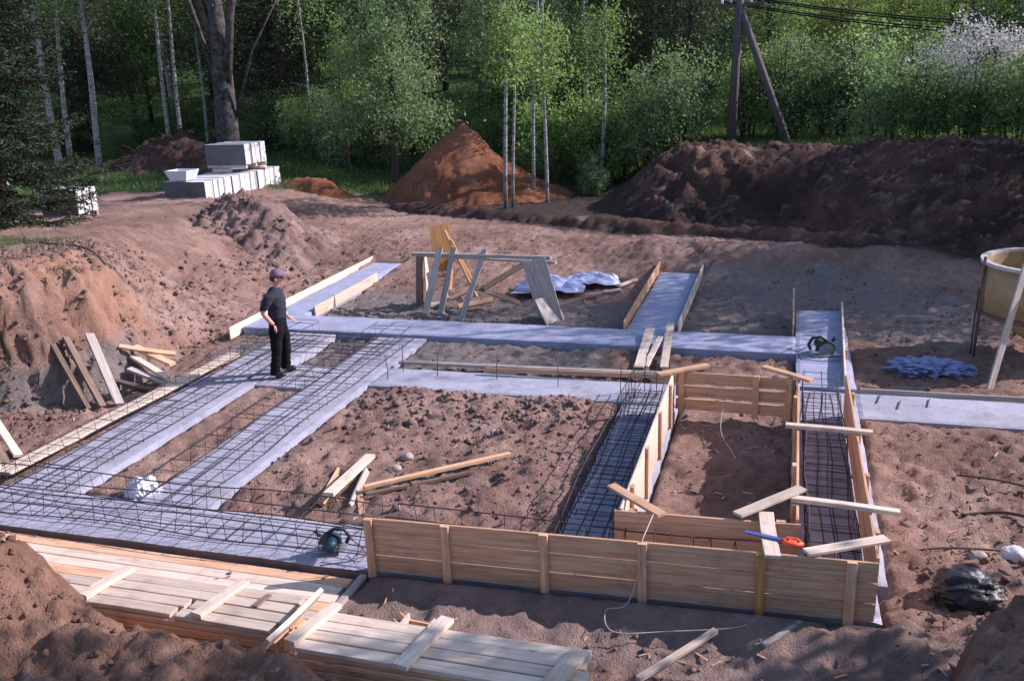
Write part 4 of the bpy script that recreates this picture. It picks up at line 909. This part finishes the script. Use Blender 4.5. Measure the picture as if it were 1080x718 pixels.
# spruce
def spruce(seed, h, r0, zmin=.3, dens=1.):
    rng = np.random.default_rng(seed); t = empty('spruce_tree'); mb = MB(); mb.tube([(0, 0, -.4), (.05, 0, h * .5), (0, .05, h)], [.02 * h, .013 * h, .01], 10)
    V = []; Fq = []; nv = 0; z = zmin
    while z < h * .97:
        rr_ = r0 * (1 - z / h) ** .75 + .1; nb = rng.integers(7, 10)
        for b in range(nb):
            a = rng.random() * 6.283; L = rr_ * rng.uniform(.7, 1.12); dr = rng.uniform(.12, .35) * L
            pts = [Vector((math.cos(a) * L * q, math.sin(a) * L * q, z - dr * math.sin(q * 2.2) * .9 + .1 * L * q * q)) for q in np.linspace(0, 1, 7)]
            mb.tube(pts, [.022 * (1 - q * .8) * (h / 10) + .003 for q in np.linspace(0, 1, 7)], 4, False)
            ns = int(L * 34 * dens)
            for s_ in range(ns):
                q = .12 + .88 * (s_ + rng.random()) / ns; f = q * 6; i = min(int(f), 5); p = pts[i].lerp(pts[i + 1], f - i)
                side = -1 if s_ % 2 else 1; ll = (.12 + .30 * (1 - abs(q - .45))) * L * .55 * rng.uniform(.6, 1.1)
                dd = Vector((math.cos(a + side * rng.uniform(.6, 1.2)), math.sin(a + side * rng.uniform(.6, 1.2)), -rng.uniform(.05, .7))).normalized()
                nsub = max(3, int(ll / .045))
                for u in range(nsub):
                    c = p + dd * ll * u / nsub; jit = Vector(rng.normal(size=3)) * .5; ax = (dd + jit).normalized(); wv = ax.cross(Vector(rng.normal(size=3))).normalized() * .016; ee = ax * .065
                    V += [c - wv, c + wv, c + ee + wv * .4, c + ee - wv * .4]; Fq.append((nv, nv + 1, nv + 2, nv + 3)); nv += 4
        z += h * .022 + .05
    mb.build('trunk', 'bark', t, True); raw('crown', np.array([tuple(v) for v in V]), np.array(Fq), 'needle', t); return t
spr = spruce(3, 11.5, 2.55, .1, 1.25)
spr.scale = (1, 1, 1)
place(spr, -18.0, 17.2, 1, 0, 1.25, 'large dark spruce with drooping branches at the left edge', first=True)

# blossom shrub, willow shrubs, background trees
bl = tree('blossoming_tree', 21, 4.6, .10, 'bark', 'blossom', [(0, 0, 2.9, 1.7, 1.5, 1.4, 3)], .05, .22, 130, (0, 0), 30, 0, 7500, stems=4, spread=.4, shell=.55)
place(bl, 5.7, 33.6, 1.05, 0, 1.2, 'white blossoming bush behind the right end of the bank', first=True)
SH = [tree('willow_shrub', 30 + k, 3.6, .04, 'bark', m_, [(0, 0, 1.9, 1.5, 1.2, 1.7, 3), (.7, 0, 1.2, 1.1, 1, 1.1, 1), (-.7, .1, 1.5, 1.0, 1, 1.3, 1)], .058, .24, 110, (0, 0), 24, -.1, 6500, stems=5, spread=.5, shell=.35) for k, m_ in enumerate(['leaf_silver', 'leaf', 'leaf_light'])]
used = [False] * 3
shr = [(-4.4, 33, .9, 0), (-4.1, 34.4, 1.0, 0), (-1.5, 35.6, 1.0, 2), (-.3, 35.4, 1.0, 0), (1.6, 35.6, 1.0, 0), (2.4, 35.8, 1.1, 0), (3.0, 32.8, .8, 0), (.2, 37, 1.05, 1), (3.9, 32, .8, 1), (5.2, 31.5, .75, 1), (6.6, 31.5, .85, 1), (7.5, 30, .9, 1), (-5.2, 35.5, 1.0, 1), (-6.6, 36.5, .9, 1), (4.4, 37.2, 1.1, 1)]
for x_, y_, s_, k in shr:
    place(SH[k], x_, y_, s_, None, None, 'bushy willow behind the dark topsoil bank', 'shrub', 'willow shrubs behind the bank', first=not used[k]); used[k] = True
for x_, y_, s_, k in [(-7.3, 34.6, 1.1, 2), (-6.0, 34.2, .9, 2), (-9.1, 34.2, 1.0, 2), (-8.2, 37.5, 1.4, 2), (-11.8, 38.5, 1.3, 2), (-9.6, 35, .7, 1), (-10.6, 36, .9, 1), (-12.6, 36, .8, 1), (-16.4, 35, .9, 1), (-18.2, 34.5, .8, 0), (-19.5, 35, .8, 1), (-20.8, 37, .9, 1), (-27.5, 38, .8, 1), (-30.0, 36, .8, 1), (-24, 38.5, .8, 1), (-9.0, 33.5, .45, 0), (-6.5, 31.2, .4, 0), (-7.2, 33.8, .6, 1), (-13, 38, 1.0, 0), (-33, 35, 1.0, 1), (-29, 34.6, .5, 1), (-22.8, 36.5, .7, 1), (-17.5, 38.5, 1, 1)]:
    place(SH[k], x_, y_, s_, None, None, 'undergrowth bush at the edge of the wood behind the sand and blocks', 'shrub', 'undergrowth bushes at the wood edge')
BG = [birch(60, 15, .15, 'leaf', .2, 8000), tree('broadleaf_tree', 61, 13, .2, 'bark', 'leaf_dark', [(0, 0, 8, 3, 3, 5, 3), (1, 0, 4, 2.6, 2.4, 2, 1.2)], .085, .5, 150, (0, 0), 30, .2, 11000),
      tree('broadleaf_tree', 62, 12, .16, 'bark', 'leaf', [(0, 0, 7, 2.6, 2.6, 4.6, 3), (-.8, 0, 3.5, 2.2, 2.2, 1.8, 1)], .08, .45, 150, (0, 0), 30, .2, 10000),
      birch(63, 14, .12, 'leaf_light', .25, 8000), tree('broadleaf_tree', 64, 11, .15, 'bark', 'leaf_yellow', [(0, 0, 6.5, 2.8, 2.8, 4, 3), (.8, 0, 3.2, 2.4, 2.2, 1.8, 1)], .085, .45, 150, (0, 0), 30, .2, 10000)]
bspr = spruce(8, 15, 3.2, .6, .35)
usedb = [False] * 5; us = False
lab_bg = ['tall birch standing in the wood behind the front birches', 'dark broadleaf tree deep in the wood', 'mid green broadleaf tree in the wood', 'light green birch in the wood at the right', 'yellow green tree on the lit slope at the top right']
rowy = [(39, 3.2), (43.5, 3.4), (49, 3.8), (56, 4.4), (64, 5)]
for yy, stp in rowy:
    xl = -1.02 * yy - 3; xr = .24 * yy + 4 + (yy > 40) * 3; x_ = xl
    while x_ < xr:
        xx = x_ + rnd.uniform(-1, 1); y2 = yy + rnd.uniform(-1.8, 1.8)
        right = xx > -.14 * yy + 4
        if right and yy > 43: k = rnd.choice([4, 4, 3, 2])
        elif right and yy < 42: k = -1
        elif right: k = rnd.choice([2, 3])
        else: k = rnd.choice([0, 1, 1, 2, 1, 5])
        sc_ = rnd.uniform(.75, 1.15)
        if k == 5:
            place(bspr, xx, y2, sc_, None, None, 'dark spruce standing among the trees of the wood', 'tree', 'spruces in the wood', first=not us); us = True
        elif k >= 0:
            place(BG[k], xx, y2, sc_ * (.8 if right else (.72 if xx > -18 and y2 < 52 else 1)), None, None, lab_bg[k], 'tree', lab_bg[k].split(' standing')[0] + ' group', first=not usedb[k]); usedb[k] = True
        x_ += stp * rnd.uniform(.8, 1.25)
# off-frame trees at the right edge of the clearing (they shade the back strips and the near corner)
for k, (x_, y_, s_) in enumerate([(9.9, 22.4, .86), (10.4, 24.8, .92), (8.7, 23.4, .55), (9.6, 28.4, .62), (10.8, 31, .72), (12.5, 33, .8), (12.5, 27.5, .75), (13.5, 24, .75)]):
    place(BG[2 if k % 2 else 1], x_, y_, s_, None, None, 'tree at the right edge of the clearing beyond the hopper', 'tree', 'trees at the right edge')
nt_ = tree('leafy_tree', 77, 8.8, .12, 'bark', 'leaf', [(0, 0, 5.9, 1.3, 1.15, 4.6, 3)], .075, .3, 170, (0, 0), 30, .1, 16000)
place(nt_, 6.5, 8.25, 1.1, 0, .1, 'leafy tree standing off to the right of the near corner', first=True)
place(nt_, 10.6, 9.5, 1.45, 3, .1, 'tallest of the leafy trees beyond the near right corner')
place(nt_, 5.2, 6.9, .9, 2, .1, 'small leafy tree nearest the camera on the right')
place(nt_, 8.6, 9.0, 1.4, 1, .1, 'taller leafy tree behind the one at the near right corner')

# far wood mass on the hillside
rng = np.random.default_rng(99); n = 90000
c = np.stack([rng.uniform(-130, 60, 900), rng.uniform(72, 118, 900)], 1); k = rng.integers(0, 900, n)
px_ = c[k, 0] + rng.normal(size=n) * 1.6; py_ = c[k, 1] + rng.normal(size=n) * 1.6
hgt = rng.uniform(6, 12, 900)[k]; pz_ = ground_h(px_, py_, False) + hgt * rng.random(n) ** .6
V, F = leaves(np.stack([px_, py_, pz_], 1), .36, rng); tag(raw('distant_wood', V, F, 'leaf_dark'), kind='stuff')

# grass
def grassf(name, n, x0, x1, y0, y1, dens, hh_, mat):
    x, y = scatter(n, x0, x1, y0, y1, dens); m = len(x); a = RNG.random(m) * 6.28; h_ = hh_ * (.5 + RNG.random(m)); w_ = .012 + .008 * RNG.random(m)
    z = ground_h(x, y) - .02; le = RNG.normal(size=(m, 2)) * hh_ * .35
    V = np.stack([np.stack([x - np.cos(a) * w_, y - np.sin(a) * w_, z], 1), np.stack([x + np.cos(a) * w_, y + np.sin(a) * w_, z], 1), np.stack([x + le[:, 0], y + le[:, 1], z + h_], 1)], 1).reshape(-1, 3)
    tag(raw(name, V, np.arange(3 * m).reshape(m, 3), mat), kind='stuff')
grassf('grass', 130000, -36, 12, 22, 44, lambda x, y: smooth((y - np.interp(x, [-40, -24, -20, -15, -6, 10], [20, 24.5, 26.8, 29, 33, 27])) / 1.5 + fbm(x * .6, y * .6, 4, 40) * 2), .22, 'grass')
grassf('tall_grass', 16000, -22, -12.2, 8, 17, lambda x, y: smooth((np.interp(y, *EXY) - x - 1.5) / .6) * smooth((14.8 - y) / 1.5) * np.clip(fbm(x, y, 3, 81) * 5 + .6, 0, 1), .17, 'drygrass')
x, y = scatter(2600, -29, -19.8, 29.5, 35); m = len(x)
# brush on the left heap
mb = MB()
for k in range(140):
    x_, y_ = rnd.gauss(-23.6, 1.6), rnd.gauss(31.8, .8); z_ = gz(x_, y_) + .1 + 1.1 * math.exp(-((x_ + 24.5) / 2.2) ** 2 - ((y_ - 32.5) / 1.6) ** 2); a_ = rnd.random() * 6.28; L = rnd.uniform(.3, 1.1); e = rnd.uniform(-.1, .5)
    mb.tube([(x_, y_, z_), (x_ + math.cos(a_) * L * .5, y_ + math.sin(a_) * L * .5, z_ + e * L * .6), (x_ + math.cos(a_) * L, y_ + math.sin(a_) * L, z_ + e * L)], [.018, .012, .005], 4)
tag(mb.build('brushwood', 'root'), kind='stuff')

# ------------------------------------------------------------------ the worker
def skin(name, verts, edges, radii, mat, parent, root=0, sub=2):
    me = bpy.data.meshes.new(name); me.from_pydata(verts, edges, []); o = bpy.data.objects.new(name, me); col.objects.link(o)
    sk = o.modifiers.new('skin', 'SKIN'); sk.use_smooth_shade = True; sk.branch_smoothing = .6
    for i, r_ in enumerate(radii): me.skin_vertices[0].data[i].radius = r_ if hasattr(r_, '__len__') else (r_, r_)
    me.skin_vertices[0].data[root].use_root = True
    ss = o.modifiers.new('sub', 'SUBSURF'); ss.levels = sub; ss.render_levels = sub
    dg = bpy.context.evaluated_depsgraph_get(); dg.update(); me2 = bpy.data.meshes.new_from_object(o.evaluated_get(dg)); 
    o.modifiers.clear(); o.data = me2; me2.materials.clear(); me2.materials.append(M[mat]); me2.polygons.foreach_set('use_smooth', [True] * len(me2.polygons))
    o.parent = parent; return o
# local frame: +x = facing direction, +y = his left, z up; 1.76 m
pers = empty('person', (-7.95, 12.62, .012), R(18), 'person in a black T-shirt, dark trousers and purple grey cap standing on the footing', 'person')
pers.scale = (1.1, 1.12, 1.0)
J = [(-.01, 0, .97), (.0, 0, 1.10), (.0, 0, 1.25), (-.01, 0, 1.38), (.015, 0, 1.49), (.04, 0, 1.56), (.065, 0, 1.63), (.065, 0, 1.70),           # 0-7 torso, neck, head
     (-.01, .14, 1.38), (-.03, .225, 1.27), (-.02, .25, 1.14), (.06, .22, 1.02), (.10, .17, .95),                                              # 8-12 left arm, hand in front of waist
     (-.03, -.14, 1.38), (-.10, -.22, 1.27), (-.15, -.24, 1.14), (-.07, -.22, 1.00), (-.02, -.20, .92),                                        # 13-17 right arm, hand at hip
     (-.01, .09, .90), (.03, .11, .70), (.04, .12, .50), (.02, .13, .28), (.0, .14, .09), (.13, .15, .035),                                   # 18-23 left leg
     (-.01, -.09, .90), (-.03, -.11, .70), (-.04, -.12, .50), (-.07, -.13, .28), (-.10, -.13, .09), (.03, -.14, .035)]
E_ = [(0, 1), (1, 2), (2, 3), (3, 4), (4, 5), (5, 6), (6, 7), (3, 8), (8, 9), (9, 10), (10, 11), (11, 12), (3, 13), (13, 14), (14, 15), (15, 16), (16, 17), (0, 18), (18, 19), (19, 20), (20, 21), (21, 22), (22, 23), (0, 24), (24, 25), (25, 26), (26, 27), (27, 28), (28, 29)]
RD = [(.115, .14), (.11, .135), (.12, .15), (.11, .14), .055, .062, .088, .072, .06, .05, .045, .036, .03, .06, .05, .045, .036, .03, .085, .08, .06, .05, .042, .03, .085, .08, .06, .05, .042, .03]
RB = list(RD)
for i in (0, 1, 2, 3, 18, 19, 20, 21, 24, 25, 26, 27): RB[i] = tuple(q * .78 for q in RD[i]) if hasattr(RD[i], '__len__') else RD[i] * .8
for i in (8, 13): RB[i] = .035
for i in (9, 14): RB[i] = .042
for i in (2, 3): RB[i] = (.07, .08)
body = skin('body', J, E_, RB, 'skin', pers)
def sub_(idxs, edges, scale, add, mat, name, extra=None):
    vs = [J[i] for i in idxs]; mp = {i: k for k, i in enumerate(idxs)}; ed = [(mp[a], mp[b]) for a, b in edges]
    rd = [tuple((q * scale + add) for q in (RD[i] if hasattr(RD[i], '__len__') else (RD[i],) * 2)) for i in idxs]
    return skin(name, vs, ed, rd, mat, pers)
def cloth(name, tubes, mat, vox=.014):
    mb = MB()
    for rings in tubes:
        sd = 18; vs = []; n = len(rings)
        for i, (cx_, cy_, cz_, rx, ry, tx, tz) in enumerate(rings):
            ax = Vector((math.cos(tx), 0, -math.sin(tx))); ay = Vector((0, math.cos(tz), -math.sin(tz)))
            for k in range(sd):
                a = 2 * math.pi * k / sd; vs.append(Vector((cx_, cy_, cz_)) + ax * rx * math.cos(a) + ay * ry * math.sin(a))
        fs = [(i * sd + k, i * sd + (k + 1) % sd, (i + 1) * sd + (k + 1) % sd, (i + 1) * sd + k) for i in range(n - 1) for k in range(sd)] + [tuple(range(sd))[::-1], tuple((n - 1) * sd + k for k in range(sd))]
        mb.add(vs, fs)
    o = mb.build(name, mat, None); bm = bmesh.new(); bm.from_mesh(o.data); bmesh.ops.recalc_face_normals(bm, faces=bm.faces); bm.to_mesh(o.data); bm.free()
    rm = o.modifiers.new('r', 'REMESH'); rm.mode = 'VOXEL'; rm.voxel_size = vox; sm_ = o.modifiers.new('s', 'SMOOTH'); sm_.factor = .5; sm_.iterations = 3
    bpy.context.view_layer.update(); dg = bpy.context.evaluated_depsgraph_get(); me2 = bpy.data.meshes.new_from_object(o.evaluated_get(dg)); o.modifiers.clear(); o.data = me2
    me2.materials.clear(); me2.materials.append(M[mat]); me2.polygons.foreach_set('use_smooth', [True] * len(me2.polygons))
    V = np.array([v.co[:] for v in me2.vertices]); nn = fbm(V[:, 2] * 9 + V[:, 1] * 5, V[:, 0] * 6 + V[:, 2] * 4, 3, 9) * .022
    N_ = np.array([v.normal[:] for v in me2.vertices]); me2.vertices.foreach_set('co', (V + N_ * nn[:, None]).ravel()); me2.update()
    o.parent = pers; return o
def ring(c, rx, ry, tx=0, tz=0): return (*c, rx, ry, tx, tz)
cloth('t_shirt', [[ring((-.01, 0, .99), .135, .178), ring((0, 0, 1.10), .138, .172), ring((.005, 0, 1.25), .140, .185), ring((0, 0, 1.36), .130, .195), ring((-.005, 0, 1.43), .105, .175), ring((0, 0, 1.475), .08, .11), ring((.012, 0, 1.505), .066, .068)],
     [ring((-.01, .10, 1.41), .09, .06, 0, R(-50)), ring((-.02, .19, 1.37), .10, .09, 0, R(-30)), ring((-.03, .235, 1.27), .09, .08), ring((-.015, .25, 1.17), .085, .078)],
     [ring((-.02, -.10, 1.41), .09, .06, 0, R(50)), ring((-.05, -.185, 1.37), .085, .075, 0, R(30)), ring((-.10, -.225, 1.27), .078, .07), ring((-.13, -.235, 1.18), .072, .066)]], 'shirt')
cloth('trousers', [[ring((-.01, 0, 1.03), .125, .165), ring((-.01, 0, .95), .135, .178), ring((-.01, 0, .86), .13, .175), ring((-.01, 0, .80), .08, .12)],
     [ring((-.01, .088, .92), .115, .092), ring((.0, .10, .78), .112, .098), ring((.03, .115, .62), .092, .085), ring((.035, .125, .46), .082, .078), ring((.02, .13, .28), .078, .074), ring((.0, .14, .09), .08, .075), ring((.01, .14, .055), .082, .075)],
     [ring((-.01, -.088, .92), .115, .092), ring((-.02, -.10, .78), .112, .098), ring((-.035, -.115, .62), .092, .085), ring((-.045, -.125, .46), .082, .078), ring((-.07, -.13, .28), .078, .074), ring((-.10, -.13, .09), .08, .075), ring((-.09, -.13, .055), .082, .075)]], 'trousers')
for (a_, b_) in (((-.04, .14, .05), (.16, .155, .045)), ((-.14, -.13, .05), (.06, -.145, .045))):
    m_ = tuple((p + q) / 2 for p, q in zip(a_, b_)); skin('boot', [(a_[0] + .03, a_[1], .14), (a_[0] + .01, a_[1], .055), m_, b_], [(0, 1), (1, 2), (2, 3)], [.062, .06, .056, .044], 'boots', pers, 1, 1)
# head details
MB().lathe([(.0, .115), (.045, .105), (.085, .075), (.102, .03), (.104, -.005), (.095, -.005)], .06, 0, 1.69, 20).build('cap', 'cap', pers, True)
br = MB(); br.add([(.14, -.07, 1.69), (.14, .07, 1.69), (.235, .045, 1.665), (.235, -.045, 1.665), (.14, -.07, 1.70), (.14, .07, 1.70), (.235, .045, 1.675), (.235, -.045, 1.675)], [(0, 1, 2, 3), (7, 6, 5, 4), (0, 4, 5, 1), (1, 5, 6, 2), (2, 6, 7, 3), (3, 7, 4, 0)]); br.build('cap_peak', 'cap', pers)
hd = MB(); hd.tube([(.135, 0, 1.66), (.165, 0, 1.625), (.145, 0, 1.61)], [.008, .016, .01], 8); hd.build('nose', 'skin', pers, True)
for s_ in (-1, 1):
    MB().tube([(.06, s_ * .088, 1.665), (.052, s_ * .098, 1.64), (.06, s_ * .09, 1.61)], [.01, .016, .01], 8).build('ear', 'skin', pers, True)
    MB().tube([(.142, s_ * .032, 1.655), (.147, s_ * .032, 1.652)], .009, 8).build('eye', 'hair', pers, True)
MB().tube([(.142, -.025, 1.585), (.15, 0, 1.583), (.142, .025, 1.585)], .005, 6).build('mouth', 'wood_orange', pers, True)
MB().lathe([(.093, .0), (.098, -.04), (.09, -.075), (.07, -.09)], .045, 0, 1.69, 14, R(100), R(260)).build('hair', 'hair', pers, True)
def hand(w, d, side, up_):
    w = Vector(w); d = Vector(d).normalized(); u = Vector(up_).normalized(); s_ = d.cross(u).normalized()
    vs = [tuple(w), tuple(w + d * .05), tuple(w + d * .085)]; ed = [(0, 1), (1, 2)]; rd = [.024, (.034, .018), (.036, .015)]
    skin('hand', vs, ed, rd, 'skin', pers, 0, 1)
    for k, L in enumerate((.068, .078, .072, .055)):
        o_ = s_ * (-.027 + .018 * k); p0 = w + d * .075 + o_; p1 = p0 + d * L * .5 - u * .006; p2 = p1 + (d * .6 - u * .6) * L * .35; p3 = p2 + (d * .2 - u) * L * .3
        skin('finger', [tuple(p0), tuple(p1), tuple(p2), tuple(p3)], [(0, 1), (1, 2), (2, 3)], [.009, .0088, .008, .007], 'skin', pers, 0, 1)
    q = w + d * .025 - s_ * .025 * side; skin('thumb', [tuple(q), tuple(q + (d * .6 - s_ * side) * .035), tuple(q + (d * .8 - s_ * side * .5 - u * .3) * .065)], [(0, 1), (1, 2)], [.011, .010, .008], 'skin', pers, 0, 1)
hand(J[12], (.8, -.3, -.35), 1, (0, .2, 1)); hand(J[17], (.35, .1, -.95), -1, (.95, .1, .35))

# ------------------------------------------------------------------ light, sky, camera
w = bpy.data.worlds.new('World'); sc.world = w; w.use_nodes = True; nt = w.node_tree; nt.nodes.clear()
sky = nt.nodes.new('ShaderNodeTexSky'); sky.sky_type = 'NISHITA'; sky.sun_disc = False
sdir = Vector((1.24, .59, .85)).normalized()
el = math.asin(sdir.z); sky.sun_elevation = el; sky.sun_rotation = math.atan2(sdir.x, sdir.y)
bg = nt.nodes.new('ShaderNodeBackground'); bg.inputs[1].default_value = .15; o_ = nt.nodes.new('ShaderNodeOutputWorld')
nt.links.new(sky.outputs[0], bg.inputs[0]); nt.links.new(bg.outputs[0], o_.inputs[0])
sl = bpy.data.lights.new('Sun', 'SUN'); sl.energy = 4.9; sl.angle = R(.5); sl.color = (1.0, .885, .845)
so = bpy.data.objects.new('Sun', sl); col.objects.link(so); so.rotation_euler = sdir.to_track_quat('Z', 'Y').to_euler()

F_PX = 955.; pitch, roll, yaw = R(17.0), R(2.4), R(17.3)
f = Vector((-math.sin(yaw) * math.cos(pitch), math.cos(yaw) * math.cos(pitch), -math.sin(pitch))); r_ = Vector((math.cos(yaw), math.sin(yaw), 0)); u_ = r_.cross(f)
r2 = r_ * math.cos(roll) - u_ * math.sin(roll); u2_ = u_ * math.cos(roll) + r_ * math.sin(roll)
cd = bpy.data.cameras.new('Camera'); cd.sensor_fit = 'HORIZONTAL'; cd.sensor_width = 36; cd.lens = F_PX / 1080 * 36; cd.clip_end = 2000; cd.clip_start = .1
cam = bpy.data.objects.new('Camera', cd); col.objects.link(cam)
cam.matrix_world = Matrix(((r2.x, u2_.x, -f.x, 0), (r2.y, u2_.y, -f.y, 0), (r2.z, u2_.z, -f.z, 4.84), (0, 0, 0, 1)))
sc.camera = cam
vs_ = sc.view_settings; vs_.view_transform = 'Standard'; vs_.look = 'None'; vs_.gamma = 1; vs_.exposure = .6
vs_.use_white_balance = True; vs_.white_balance_temperature = 6080; vs_.white_balance_tint = 15
